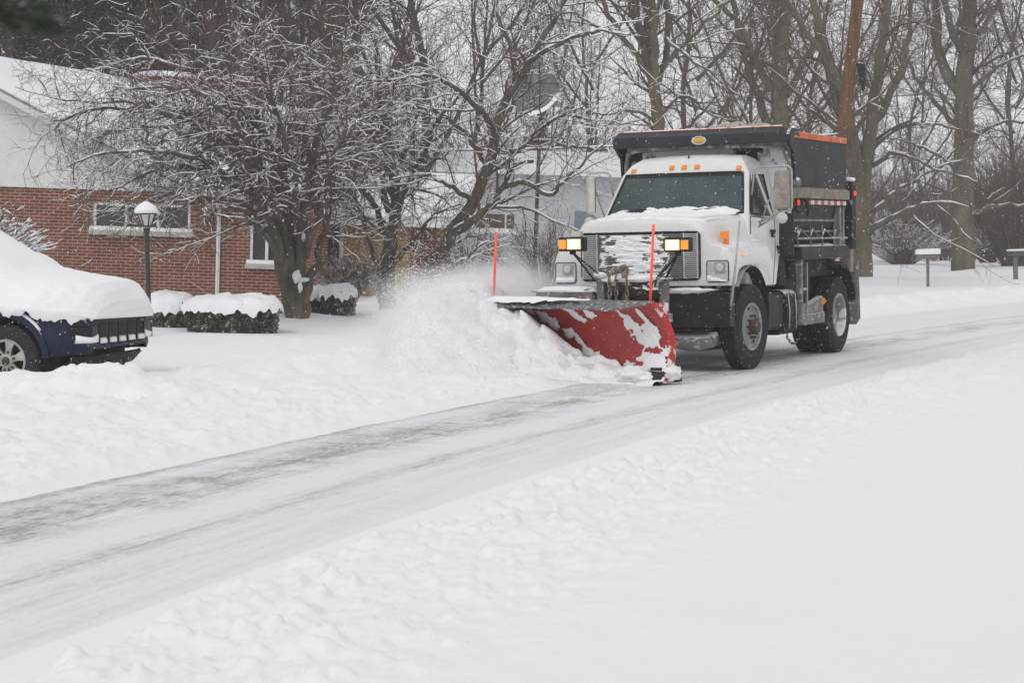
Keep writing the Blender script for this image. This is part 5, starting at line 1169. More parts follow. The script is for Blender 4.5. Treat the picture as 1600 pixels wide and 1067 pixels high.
def make_tree(name, base, limbs, C, label, cat='tree', seed=1, bark='bark', twig='twig', snow=(0.008, 1, 0.8, 0.5, 0.2), group=None, base_r=None, bare=None):
    """limbs: list of (list of world points, r0, r1, first fraction of the length that carries branches)"""
    rng = random.Random(seed); out = [[] for _ in C]
    if bark == 'bark_green':      # carry the cut limbs on upwards to full crowns
        ext = []; rx = random.Random(seed + 99)
        for L_ in limbs:
            if L_[2] >= 0.03:
                a, b = L_[0][-2], L_[0][-1]; d = (b - a).normalized(); q = b + Vector((d.x * 2 + rx.gauss(0, .4), d.y * 2 + rx.gauss(0, .4), 2.0)); ext.append(([a.lerp(b, .9), q, q + Vector((d.x * 1.5 + rx.gauss(0, .6), rx.gauss(0, .6), 2.4))], L_[2], 0.015, 0.05))
        limbs = list(limbs) + ext
    bx, by, bz = base
    for L_ in limbs:
        pts, r0, r1, t0 = L_[:4]
        pl = catmull([(p[0] - bx, p[1] - by, p[2] - bz) for p in pts], 5)
        jit = min(0.03, r0 * .4)
        pl = [pl[0]] + [(p[0] + rng.gauss(0, jit), p[1] + rng.gauss(0, jit), p[2] + rng.gauss(0, jit)) for p in pl[1:]]
        n = 26
        cum = [0.0]
        for a, b in zip(pl, pl[1:]): cum.append(cum[-1] + math.dist(a, b))
        res = []; j = 0
        for k in range(n):
            s_ = cum[-1] * k / (n - 1)
            while j < len(cum) - 2 and cum[j + 1] < s_: j += 1
            f = (s_ - cum[j]) / max(1e-6, cum[j + 1] - cum[j]); a, b = pl[j], pl[j + 1]; res.append(tuple(a[i] + (b[i] - a[i]) * f for i in range(3)))
        out[0].append((res, r0, r1)); kids(out, res, r0, r1, cum[-1], 0, C, rng, t0)
    root = empty(name, loc=base, label=label, cat=cat, group=group)
    V, Fq = tubes_np(out[0], 12)
    # roughen bark silhouettes
    V += (np.random.default_rng(seed).random(V.shape) - 0.5) * 0.012
    np_mesh('trunk', V, Fq, 4, M[bark], root)
    br = [p for lv in out[1:2] for p in lv]; tw = [p for lv in out[2:] for p in lv]
    V1, F1 = tubes_np(br, 5); V2, F2 = (tubes_np(tw, 3) if tw else (np.zeros((0, 3)), np.zeros((0, 4), int)))
    np_mesh('crown', np.concatenate([V1, V2]), np.concatenate([F1, F2 + len(V1)]), 4, M[twig], root)
    if snow:
        th_, fr = snow[0], snow[1:]; VV = []; FF = []; off = 0; nr = np.random.default_rng(seed + 5)
        for lv, f in zip(out, fr):
            if f <= 0 or not lv: continue
            res = snow_np(lv, th_ * (1.6, 1.25, 0.85, 0.75)[out.index(lv)], f, nr)
            if res: VV.append(res[0]); FF.append(res[1] + off); off += len(res[0])
        if VV: np_mesh('snow', np.concatenate(VV), np.concatenate(FF), 4, M['snow_branch'], root)
    return root
def pxl(Y, *pts):
    """pixel way-points -> world points; a third number offsets the distance"""
    return [at(p[0], p[1], Y + (p[2] if len(p) > 2 else 0)) for p in pts]

CRAB = [dict(), dict(seg=7, wander=0.2, trop=-0.035, n=4.3, len=1.5, ang=48, rr=0.42, rmax=0.03, rmin=0.010, lift=0.12, taper=.35),
        dict(seg=5, wander=0.26, trop=-0.03, n=7.2, len=0.66, ang=46, rr=0.5, rmin=0.0045, rmax=0.010, short=.6, taper=.5),
        dict(seg=3, wander=0.28, trop=-0.01, n=8.5, len=0.29, ang=50, rr=0.6, rmin=0.0032, rmax=0.005, short=.5, taper=.6)]
YA = 33.5
baseA = at(458, 512, YA)
make_tree('crabapple_tree', baseA, [
    (pxl(YA, (455, 520), (450, 470), (440, 420), (430, 350, .2), (412, 290, .3), (370, 240, .2), (320, 205, 0), (262, 180, -.3), (190, 172, -.5), (120, 178, -.6), (78, 200, -.6)), 0.115, 0.012, 0.45),
    (pxl(YA, (462, 520), (458, 450), (448, 380), (432, 290), (405, 200, .5), (350, 140, .8), (285, 105, .9), (210, 92, .8), (150, 110, .7)), 0.125, 0.012, 0.4),
    (pxl(YA, (468, 520), (470, 455), (470, 380), (478, 300, -.3), (492, 235, -.5), (512, 175, -.6), (530, 120, -.6), (540, 60, -.6)), 0.135, 0.012, 0.4),
    (pxl(YA, (474, 515), (482, 450), (500, 390, .3), (512, 330, .5), (530, 270, .6), (556, 215, .7), (590, 160, .8)), 0.09, 0.012, 0.35),
    (pxl(YA, (445, 440), (425, 360, -.4), (392, 300, -.8), (340, 270, -1.1), (285, 262, -1.4), (225, 275, -1.5), (170, 300, -1.6)), 0.10, 0.010, 0.2),
    (pxl(YA, (455, 430), (450, 350, .4), (442, 250, .9), (425, 160, 1.2), (400, 90, 1.4), (370, 40, 1.5)), 0.10, 0.012, 0.3),
    (pxl(YA, (440, 400), (410, 320, .8), (360, 250, 1.5), (290, 210, 2.0), (215, 200, 2.2), (150, 215, 2.3)), 0.09, 0.010, 0.25),
    (pxl(YA, (450, 380), (420, 290, -1.0), (380, 210, -1.7), (320, 150, -2.0), (250, 135, -2.2), (180, 140, -2.3)), 0.08, 0.010, 0.25),
    (pxl(YA, (478, 400), (505, 320, -1.0), (520, 250, -1.6), (545, 200, -2.0), (580, 180, -2.2)), 0.07, 0.010, 0.25),
    (pxl(YA, (470, 360), (455, 270, -1.3), (430, 180, -1.9), (420, 110, -2.1)), 0.07, 0.010, 0.25),
    (pxl(YA, (445, 420), (400, 350, -1.0), (350, 318, -1.5), (300, 310, -1.8), (255, 325, -1.9)), 0.06, 0.008, 0.25),
    (pxl(YA, (425, 340, -.5), (370, 285, -1.0), (310, 250, -1.3), (240, 235, -1.5), (170, 240, -1.6), (105, 262, -1.6)), 0.06, 0.009, 0.2),
    (pxl(YA, (408, 260, .8), (350, 205, 1.2), (280, 175, 1.5), (205, 160, 1.7), (130, 160, 1.7), (70, 150, 1.6)), 0.06, 0.009, 0.2),
    (pxl(YA, (440, 390), (395, 330, -.3), (335, 290, -.4), (270, 300, -.5), (215, 322, -.6)), 0.05, 0.008, 0.2),
    (pxl(YA, (450, 330, -.5), (420, 230, -1.0), (370, 170, -1.2), (310, 180, -1.4), (250, 215, -1.5)), 0.06, 0.009, 0.2),
    (pxl(YA, (482, 380), (500, 300, 1), (480, 230, 1.5), (460, 170, 1.8)), 0.06, 0.009, 0.2),
], CRAB, 'wide snow laden crabapple with several trunks before the brick house', seed=4, snow=(0.0105, 1, 0.9, 0.55, 0.17))
for ob in COL.objects:
    if ob.name == 'crabapple_tree':
        g = MB()
        for k, (x, y, w_, h_) in enumerate(((464, 432, .07, .10), (474, 437, .10, .035), (469, 448, .035, .09), (474, 370, .03, .07))):
            q_ = at(x, y, YA - .16) - baseA; g.blob(q_, (w_, .09, h_), seed=k + 40, amp=.5, fr=3, nu=14, nv=10)
        g.build('trunk_snow', M['snow'], ob, smooth=True)

YB = 37.5
baseB = at(603, 478, YB)
make_tree('ornamental_tree', baseB, [
    (pxl(YB, (605, 490), (606, 430), (612, 370), (618, 310), (612, 250), (600, 190), (590, 130), (585, 60)), 0.17, 0.02, 0.25),
    (pxl(YB, (606, 400), (590, 330, .4), (560, 290, .8), (530, 240, 1.0), (520, 190, 1.1)), 0.07, 0.010, 0.2),
    (pxl(YB, (612, 360), (640, 290, -.5), (665, 230, -.9), (700, 170, -1.1), (740, 130, -1.2)), 0.08, 0.010, 0.2),
    (pxl(YB, (608, 330), (585, 240, -.8), (555, 170, -1.2), (530, 110, -1.4)), 0.07, 0.010, 0.2),
    (pxl(YB, (612, 300), (640, 220, .8), (660, 150, 1.2), (670, 90, 1.4)), 0.07, 0.010, 0.2),
    (pxl(YB, (598, 490), (588, 430), (578, 380), (560, 320), (545, 280, -.4)), 0.06, 0.010, 0.5),
    (pxl(YB, (612, 420), (650, 370, -.4), (690, 330, -.8), (720, 320, -.9)), 0.05, 0.008, 0.2),
], CRAB, 'twiggy snow dusted tree just right of the crabapple, vine on its trunk', seed=9, snow=(0.0105, 1, 0.9, 0.52, 0.16))

YC = 36.0
baseC = at(640, 462, YC)
LEAN = [dict(), dict(seg=6, wander=0.15, trop=-0.02, n=2.6, len=1.7, ang=46, rr=0.42, rmax=0.035, rmin=0.011, lift=0.08, taper=.35),
        dict(seg=5, wander=0.2, trop=-0.02, n=5.2, len=0.75, ang=45, rr=0.5, rmin=0.005, rmax=0.012, short=.6, taper=.5),
        dict(seg=3, wander=0.2, trop=-0.01, n=5.5, len=0.32, ang=48, rr=0.6, rmin=0.0034, rmax=0.005, short=.5, taper=.6)]
make_tree('leaning_tree', baseC, [
    (pxl(YC, (636, 470), (655, 440), (685, 395), (722, 340), (752, 290), (768, 235), (780, 180), (806, 130), (838, 75), (880, 10), (900, -30)), 0.15, 0.03, 0.3),
    (pxl(YC, (690, 388), (728, 352, -.3), (770, 322, -.5), (790, 290, -.6), (800, 265, -.6), (830, 250, -.7)), 0.10, 0.03, 0.3),
    (pxl(YC, (790, 292, -.6), (820, 285, -.8), (858, 305, -.9), (880, 285, -1.0), (925, 240, -1.0), (960, 215, -1.0)), 0.05, 0.010, 0.1),
    (pxl(YC, (768, 235), (800, 240, .4), (835, 222, .6), (870, 228, .8), (915, 232, .9), (950, 236, .9)), 0.055, 0.010, 0.1),
    (pxl(YC, (830, 215, .2), (870, 185, .3), (905, 182, .4), (935, 200, .4), (965, 185, .4)), 0.04, 0.008, 0.1),
    (pxl(YC, (775, 210), (745, 165, -.4), (700, 130, -.8), (650, 118, -1), (600, 125, -1.1)), 0.06, 0.010, 0.15),
    (pxl(YC, (762, 260), (730, 215, .5), (690, 180, .9), (640, 165, 1.2), (600, 180, 1.3)), 0.06, 0.010, 0.15),
    (pxl(YC, (806, 130), (800, 80, .5), (780, 30, .8), (770, -20, .9)), 0.06, 0.015, 0.1),
    (pxl(YC, (820, 105), (870, 70, -.5), (930, 50, -.8), (985, 55, -1)), 0.05, 0.010, 0.1),
    (pxl(YC, (645, 455), (690, 430, -.5), (730, 400, -.8), (765, 375, -.9)), 0.055, 0.012, 0.2),
    (pxl(YC, (650, 450), (680, 405, .5), (720, 375, .8), (760, 362, .9)), 0.05, 0.010, 0.2),
    (pxl(YC, (740, 315), (700, 290, -.6), (660, 275, -1), (610, 280, -1.2)), 0.05, 0.010, 0.15),
], LEAN, 'tree leaning to the right over the snow cloud, limbs topped with snow', seed=14, snow=(0.0145, 1, 0.95, 0.65, 0.25))

# big street trees on the right
BIG = [dict(), dict(seg=7, wander=0.13, trop=0.02, n=1.15, len=3.2, ang=50, rr=0.38, rmax=0.07, rmin=0.02, taper=.3),
       dict(seg=5, wander=0.17, trop=0.01, n=2.6, len=1.35, ang=46, rr=0.5, rmin=0.009, rmax=0.022, short=.6, taper=.4),
       dict(seg=4, wander=0.2, trop=0.0, n=4.0, len=0.62, ang=48, rr=0.6, rmin=0.0055, rmax=0.009, short=.5, taper=.6)]
SN = (0.012, 0.9, 0.35, 0.10, 0.0)
YD = 58
make_tree('maple_tree', at(1345, 448, YD), [
    (pxl(YD, (1348, 458), (1346, 400), (1344, 330), (1340, 270), (1325, 200, .5), (1300, 130, 1), (1280, 50, 1.2), (1265, -30, 1.3)), 0.34, 0.08, 0.35),
    (pxl(YD, (1346, 330), (1352, 260), (1362, 190, -.4), (1372, 110, -.6), (1385, 30, -.8), (1392, -40, -.8)), 0.24, 0.07, 0.25),
    (pxl(YD, (1344, 300), (1335, 220, -1), (1318, 150, -1.8), (1290, 90, -2.2), (1250, 40, -2.5), (1220, -20, -2.6)), 0.17, 0.05, 0.25),
    (pxl(YD, (1362, 200), (1400, 130, 1), (1420, 60, 1.6), (1425, -20, 2)), 0.13, 0.05, 0.15),
    (pxl(YD, (1350, 370), (1385, 345, -.8), (1430, 325, -1.5), (1480, 315, -2), (1530, 330, -2.2)), 0.10, 0.015, 0.15),
    (pxl(YD, (1352, 345), (1385, 310, .8), (1425, 285, 1.4), (1470, 260, 1.8), (1510, 250, 2)), 0.09, 0.015, 0.15),
    (pxl(YD, (1362, 260), (1400, 240, -1), (1440, 255, -1.5), (1480, 270, -1.8), (1530, 285, -2)), 0.07, 0.012, 0.1),
    (pxl(YD, (1356, 240), (1395, 205, 0), (1440, 195, .2), (1490, 200, .3), (1545, 215, .3)), 0.07, 0.012, 0.1),
    (pxl(YD, (1332, 240), (1300, 200, .5), (1262, 170, 1), (1220, 120, 1.2)), 0.09, 0.015, 0.15),
], BIG, 'tall bare maple with a forked trunk right behind the dump truck', seed=21, bark='bark_green', twig='twig_far', snow=SN)
YE = 72
make_tree('oak_tree', at(1505, 427, YE), [
    (pxl(YE, (1505, 436), (1504, 380), (1505, 300), (1506, 200), (1508, 130), (1512, 60), (1516, -40)), 0.44, 0.24, 0.35),
    (pxl(YE, (1504, 150), (1480, 118, .5), (1466, 70, .8), (1462, 0, 1), (1460, -50, 1)), 0.22, 0.12, 0.15),
    (pxl(YE, (1502, 80), (1485, 40, -.5), (1475, 0, -.8), (1470, -50, -.8)), 0.16, 0.08, 0.15),
    (pxl(YE, (1516, 70), (1545, 30, .5), (1570, -10, .8), (1590, -40, 1)), 0.12, 0.05, 0.1),
    (pxl(YE, (1510, 150), (1550, 110, -.8), (1590, 90, -1.2), (1630, 80, -1.4)), 0.10, 0.02, 0.1),
    (pxl(YE, (1508, 345), (1545, 325, -.6), (1590, 320, -.9), (1640, 325, -1)), 0.08, 0.02, 0.1),
    (pxl(YE, (1508, 230), (1545, 200, .6), (1585, 190, .9), (1630, 200, 1)), 0.09, 0.02, 0.1),
    (pxl(YE, (1500, 200), (1460, 160, 1), (1430, 120, 1.5), (1400, 60, 1.8)), 0.11, 0.03, 0.1),
    (pxl(YE, (1500, 270), (1460, 240, -1), (1425, 225, -1.5), (1390, 215, -1.8)), 0.07, 0.02, 0.1),
], BIG, 'thick straight oak standing between the two mailboxes', seed=23, bark='bark_green', twig='twig_far', snow=SN)
YF = 66
make_tree('maple_tree', at(1218, 430, YF), [
    (pxl(YF, (1222, 440), (1220, 330), (1220, 220), (1218, 130), (1222, 50), (1224, -40)), 0.36, 0.22, 0.4),
    (pxl(YF, (1212, 220), (1190, 170, .6), (1168, 100, 1), (1150, 30, 1.3), (1135, -40, 1.5)), 0.16, 0.08, 0.15),
    (pxl(YF, (1205, 140), (1175, 80, -.6), (1155, 40, -.9), (1120, 5, -1.2), (1090, -30, -1.4)), 0.15, 0.06, 0.15),
    (pxl(YF, (1228, 150), (1260, 90, .4), (1285, 40, .6), (1300, -20, .7)), 0.13, 0.06, 0.15),
    (pxl(YF, (1226, 230), (1265, 190, -.6), (1300, 150, -.9), (1330, 90, -1)), 0.10, 0.03, 0.15),
    (pxl(YF, (1214, 250), (1170, 210, -.8), (1120, 180, -1.4), (1070, 160, -1.8), (1030, 130, -2)), 0.10, 0.02, 0.15),
    (pxl(YF, (1212, 280), (1165, 240, 1), (1120, 215, 1.6), (1070, 210, 2)), 0.08, 0.02, 0.15),
], BIG, 'broad upright maple rising directly above the dark truck body', seed=27, bark='bark_green', twig='twig_far', snow=SN)
YG = 52
make_tree('forked_tree', at(1027, 440, YG), [
    (pxl(YG, (1028, 460), (1028, 330), (1028, 240), (1027, 180), (1022, 125)), 0.19, 0.15, 0.6),
    (pxl(YG, (1022, 128), (1018, 80, .3), (1010, 30, .5), (1000, -30, .6)), 0.12, 0.08, 0.15),
    (pxl(YG, (1024, 128), (1022, 70, -.3), (1020, 10, -.5), (1022, -40, -.6)), 0.12, 0.09, 0.15),
    (pxl(YG, (1028, 130), (1038, 90, .3), (1043, 40, .5), (1040, -30, .6)), 0.10, 0.06, 0.15),
    (pxl(YG, (1018, 122), (995, 90, -.4), (970, 55, -.6), (950, 20, -.8), (935, -30, -.9)), 0.09, 0.05, 0.1),
    (pxl(YG, (1012, 100), (975, 65, .8), (930, 40, 1.4), (890, 20, 1.8), (850, 25, 2)), 0.06, 0.015, 0.1),
    (pxl(YG, (1034, 110), (1070, 70, -.5), (1110, 30, -.8), (1150, -10, -1)), 0.07, 0.03, 0.1),
    (pxl(YG, (1030, 180), (1070, 150, .5), (1105, 175, .8), (1150, 190, 1)), 0.05, 0.012, 0.1),
    (pxl(YG, (1026, 190), (985, 172, -.5), (950, 180, -.8), (910, 170, -1)), 0.05, 0.012, 0.1),
    (pxl(YG, (1040, 60), (1075, 90, -1), (1120, 120, -1.4), (1170, 165, -1.6)), 0.05, 0.012, 0.1),
], BIG, 'bare tree forking into upright limbs over the left corner of the truck body', seed=31, bark='bark_green', twig='twig_far', snow=SN)

# woodland trees farther back: prototypes grown once, copied round
WOOD = [dict(), dict(seg=6, wander=0.14, trop=0.05, n=1.5, len=3.0, ang=42, rr=0.4, rmax=0.05, rmin=0.02, taper=.3),
        dict(seg=4, wander=0.18, trop=0.03, n=2.0, len=1.3, ang=42, rr=0.5, rmin=0.011, rmax=0.02, short=.6, taper=.5),
        dict(seg=3, wander=0.2, trop=0.01, n=3.5, len=0.7, ang=45, rr=0.6, rmin=0.0075, rmax=0.011, short=.5, taper=.7)]
protos = []
for k in range(4):
    rg = random.Random(50 + k); H = 13 + 3 * rg.random(); limbs = []
    tr_ = [(0, 0, -0.5)] + [(rg.gauss(0, .25), rg.gauss(0, .25), H * t) for t in (0.2, 0.4, 0.6, 0.8)] + [(rg.gauss(0, .5), rg.gauss(0, .5), H)]
    limbs.append(([Vector(p) for p in tr_], 0.15, 0.03, 0.22))
    for j in range(7):
        z0 = H * (0.18 + 0.08 * j); a = rg.random() * 6.28; L_ = 3.5 + 2 * rg.random()
        limbs.append(([Vector((0, 0, z0)), Vector((math.cos(a) * L_ * .35, math.sin(a) * L_ * .35, z0 + L_ * .45)), Vector((math.cos(a) * L_ * .65, math.sin(a) * L_ * .65, z0 + L_ * 1.1)), Vector((math.cos(a) * L_ * .8, math.sin(a) * L_ * .8, z0 + L_ * 1.9))], 0.07, 0.02, 0.15))
    protos.append(make_tree('woodland_tree', Vector((0, 0, 0)), limbs, WOOD, 'bare grey brown woodland tree standing in the haze behind the houses and lawns', seed=60 + k, bark='bark', twig='twig_far', snow=(0.012, 0.5, 0.12, 0, 0), group='bare trees of the far wood'))
rg = random.Random(5)
spots = []
for px, Y in ((-40, 66), (40, 60), (120, 70), (190, 58), (250, 66), (310, 58), (360, 70), (415, 60), (470, 68), (520, 58), (575, 72), (640, 64), (745, 98), (850, 105), (925, 92), (1080, 96), (1160, 92), (1270, 90), (1430, 104), (1575, 104), (90, 88), (220, 84), (290, 92), (450, 90), (540, 88), (1340, 120), (1700, 90), (1780, 104), (1900, 84), (-160, 74), (-260, 86)):
    spots.append((at(px, 430, Y).x, Y))
for i, (x, y) in enumerate(spots):
    o = protos[i] if i < 4 else copy_tree(protos[i % 4])
    s_ = 0.8 + 0.4 * rg.random() + (0.25 if x < -6 else 0); o.location = (x, y, -0.2); o.rotation_euler = (0, R(1.9), rg.random() * 6.28); o.scale = (s_ * 1.05, s_ * 1.05, s_)
# the far wood: a mass of thin stems and brush at the edge of sight
def brush(name, label, x0, x1, y0, y1, n, h0, h1_, m, seed, r=0.02, kind='stuff', kidn=5, cat='brush'):
    rg = random.Random(seed); pol = []
    for i in range(n):
        y = y0 + (y1 - y0) * rg.random(); sc = y / y0; x = (x0 + (x1 - x0) * rg.random()) * sc; H = h0 + (h1_ - h0) * rg.random() ** 1.5
        lean = (rg.gauss(0, .12), rg.gauss(0, .12)); p = [(x + lean[0] * H * t + rg.gauss(0, .02) * H * t, y + lean[1] * H * t, H * t - 0.1) for t in (0, .25, .5, .75, 1)]
        pol.append((p, r * (0.6 + 0.8 * rg.random()), 0.006))
        for k in range(kidn):
            t = 0.15 + 0.8 * rg.random(); j = min(3, int(t * 4)); q = p[j]; L_ = H * (0.18 + 0.3 * rg.random()) * (1.2 - t * .6); a = rg.random() * 6.28; up = 0.3 + rg.random()
            d = nrm3((math.cos(a), math.sin(a), up)); pol.append(([q, (q[0] + d[0] * L_ * .5, q[1] + d[1] * L_ * .5, q[2] + d[2] * L_ * .5), (q[0] + d[0] * L_, q[1] + d[1] * L_, q[2] + d[2] * L_ * 1.15)], r * .4, 0.004))
            if rg.random() < .8:
                q2 = pol[-1][0][1]; d2 = nrm3((d[0] + rg.gauss(0, .5), d[1] + rg.gauss(0, .5), d[2] + .4)); L2 = L_ * .5; pol.append(([q2, (q2[0] + d2[0] * L2 * .5, q2[1] + d2[1] * L2 * .5, q2[2] + d2[2] * L2 * .5), (q2[0] + d2[0] * L2, q2[1] + d2[1] * L2, q2[2] + d2[2] * L2)], r * .3, 0.003))
    V, Fq = tubes_np(pol, 3); o = np_mesh(name, V, Fq, 4, M[m]); tag(o, label, None, kind=kind); return o
brush('far_wood', 'hazy mass of bare woodland along the horizon', -45, 45, 120, 170, 3000, 4, 10, 'twig_far', 3, r=0.05, kidn=9)
brush('undergrowth', 'brown leafless brush beneath the far trees', -5, 34, 92, 125, 3400, 1.5, 5.6, 'twig_far', 4, r=0.03, kidn=8)
brush('undergrowth', 'brown leafless brush behind the houses', -26, 2, 76, 98, 1300, 2.0, 6.0, 'twig_far', 8, r=0.025, kidn=9)
# reddish brown thicket at the far right
def thicket(name, px, py, Y, rx, rz, n, label, m='twig_far', seed=1, snow=0.0, L=0.6, r=0.006, cat='shrub', base_z=None, fan=1.0):
    p = at(px, py, Y); rg = random.Random(seed); pol = []
    for i in range(n):
        a = rg.random() * 6.28; k = rg.random() ** .5; tx, ty, tz = math.cos(a) * rx * k, math.sin(a) * rx * k * .7, rz * (0.35 + 0.65 * rg.random() * math.sqrt(max(0.05, 1 - k * k * .7)))
        b = (tx * 0.18, ty * 0.18, -0.1); mid = (tx * .55 + rg.gauss(0, .05) * rx, ty * .55, tz * .6)
        pol.append(([b, mid, (tx, ty, tz)], r * 2, r))
        for j in range(5):
            q = [mid[i2] + ((tx, ty, tz)[i2] - mid[i2]) * rg.random() for i2 in range(3)]; d = nrm3((rg.gauss(tx / rx, .6), rg.gauss(0, .6), rg.gauss(.7 * fan, .5))); l = L * (0.4 + 0.6 * rg.random())
            pol.append(([tuple(q), tuple(q[i2] + d[i2] * l * .5 for i2 in range(3)), tuple(q[i2] + d[i2] * l + (0.02 if i2 == 2 else 0) for i2 in range(3))], r, r * .5))
    root = empty(name, loc=p, label=label, cat=cat); V, Fq = tubes_np(pol, 3); np_mesh('stems', V, Fq, 4, M[m], root)
    if snow > 0:
        res = snow_np(pol, snow, 0.8, np.random.default_rng(seed)); np_mesh('snow', res[0], res[1], 4, M['snow_branch'], root)
    return root
thicket('shrub', 1590, 420, 80, 2.8, 5.2, 400, 'big reddish brown thicket at the far right behind the dark mailbox', seed=2, L=1.0, r=0.011)
thicket('shrub', 545, 470, 36.5, 0.62, 0.95, 190, 'dry pinkish stemmed shrub in front of the tan stone panel', m='stem', seed=3, L=0.28, r=0.004, snow=0.004)
thicket('shrub', 735, 455, 38.5, 0.6, 1.2, 80, 'thin twiggy shrub behind the left orange marker', m='twig', seed=5, L=0.4, r=0.004, snow=0.005)
thicket('shrub', 850, 450, 41, 0.9, 1.7, 90, 'sparse leafless shrub left of the truck lamps', m='twig', seed=6, L=0.5, r=0.004, snow=0.004)
thicket('shrub', 1410, 410, 84, 2.4, 1.9, 240, 'low snowy brush beyond the brown mailbox', m='twig_far', seed=7, L=0.6, r=0.009, snow=0.02)
thicket('shrub', 1548, 412, 88, 1.8, 1.9, 160, 'open twiggy shrub right of the thick oak', m='twig_far', seed=9, L=0.6, r=0.009, snow=0.02)
# snowy bush behind the parked car, arching to the right
def snowy_bush():
    Y = 27.0; b = at(-25, 425, Y); rg = random.Random(12); pol = []
    tips = [(92, 385), (60, 352), (75, 362), (48, 335), (30, 322), (62, 372), (84, 376), (20, 330), (5, 325), (-10, 318), (40, 360), (55, 395), (70, 392), (28, 350), (12, 345)]
    for k, (x, y) in enumerate(tips * 4):
        t = at(x - 18 * (k >= 15) * rg.random() * 2, y + rg.gauss(0, 6), Y + rg.gauss(0, .4)) - b; m = t * 0.5 + Vector((0, rg.gauss(0, .1), 0.02 + .05 * rg.random()))
        pol.append(([(0.1 * rg.gauss(0, 1), 0.1 * rg.gauss(0, 1), -.1), tuple(m * .6), tuple(m * 1.1), tuple(t * .8 + Vector((0, 0, .02))), tuple(t)], 0.012, 0.004))
        for j in range(7):
            s0 = 0.35 + 0.6 * rg.random(); q = t * s0; d = Vector((0.6 + rg.gauss(0, .4), rg.gauss(0, .5), .35 + rg.gauss(0, .35))).normalized() * (0.08 + .12 * rg.random()); pol.append(([tuple(q), tuple(q + d * .5), tuple(q + d)], 0.005, 0.003))
    root = empty('bush', loc=b, label='arching bush loaded with thick snow between parked car and brick wall', cat='bush'); V, Fq = tubes_np(pol, 4); np_mesh('stems', V, Fq, 4, M['bark'], root)
    res = snow_np(pol, 0.014, 0.95, np.random.default_rng(3), k=5); np_mesh('snow', res[0], res[1], 4, M['snow_branch'], root)
snowy_bush()

# clipped hedges with snow caps
def hedge(px0, px1, ytop, ybot, Y, depth, label, seed, capf=0.38):
    a, b = at(px0, ybot, Y), at(px1, ybot, Y); w = (b.x - a.x) / 2; h = at(px0, ytop, Y).z - a.z; c = (a + b) / 2
    root = empty('hedge', loc=c, label=label, cat='hedge'); rg = np.random.default_rng(seed)
    # leaves: small triangles in a rounded box shell
    n = int(8500 * w * 2 * max(h, .5)); th_ = rg.random(n) * 2 * PI; zz = rg.random(n) * h * (1 - capf * .55); k = 0.78 + 0.25 * rg.random(n)
    cx = np.sign(np.cos(th_)) * np.abs(np.cos(th_)) ** .75 * w * k; cy = np.sign(np.sin(th_)) * np.abs(np.sin(th_)) ** .75 * depth * k
    pinch = 1 - 0.12 * (1 - zz / h) ; P = np.stack([cx * pinch, cy * pinch, zz], -1)
    d1 = rg.normal(size=(n, 3)); d1 /= np.linalg.norm(d1, axis=1, keepdims=True); d2 = rg.normal(size=(n, 3)); d2 /= np.linalg.norm(d2, axis=1, keepdims=True); sz = 0.012 + 0.018 * rg.random((n, 1))
    V = np.stack([P - d1 * sz, P + d1 * sz, P + d2 * sz * 1.3], 1).reshape(-1, 3); Fq = np.arange(n * 3).reshape(-1, 3)
    np_mesh('foliage', V, Fq, 3, M['hedge'], root, smooth=False)
    g = MB(); g.blob((0, 0, h * .32), (w * .74, depth * .74, h * .40), seed=seed, amp=.1, base=-.9); g.build('core', M['hedge'], root, smooth=True)
    g = MB(); secs = []
    for j in range(15):
        ph = PI / 2 * j / 14
        row = []
        for i in range(150):
            t = 2 * PI * i / 150; cc = math.cos(t); ss = math.sin(t); ex = .75
            q = (math.copysign(abs(cc) ** ex, cc) * w * 1.03 * math.sin(ph) ** .7 if ph > 0 else 0, math.copysign(abs(ss) ** ex, ss) * depth * 1.05 * math.sin(ph) ** .7 if ph > 0 else 0, 0)
            nn = mnoise.fractal(Vector((q[0] * 3.5, q[1] * 3.5, seed)), 1, 2, 3); n2 = mnoise.fractal(Vector((q[0] * 7, q[1] * 7, seed)), 1, 2, 3)
            z = h * (1 - capf) + h * capf * max(0, math.cos(ph)) ** .7 + 0.05 * nn + (0.11 * n2 - 0.02 if j >= 12 else 0.02 * n2)
            row.append((q[0], q[1], z))
        secs.append(row)
    g.loft(secs, closed=True); g.build('snow_cap', M['snow'], root, smooth=True)
hedge(232, 305, 455, 526, 32.0, 0.5, 'snow capped clipped hedge right beside the lamp post', 1, .4)
hedge(286, 440, 460, 526, 31.0, 0.5, 'long snow capped hedge between lamp post and crabapple trunk', 2)
hedge(476, 512, 447, 497, 35.5, 0.35, 'small snow capped shrub just right of the crabapple trunk', 3, 0.38)
hedge(500, 558, 444, 491, 35.0, 0.4, 'squared snow capped shrub below the tan stone panel', 4, 0.38)

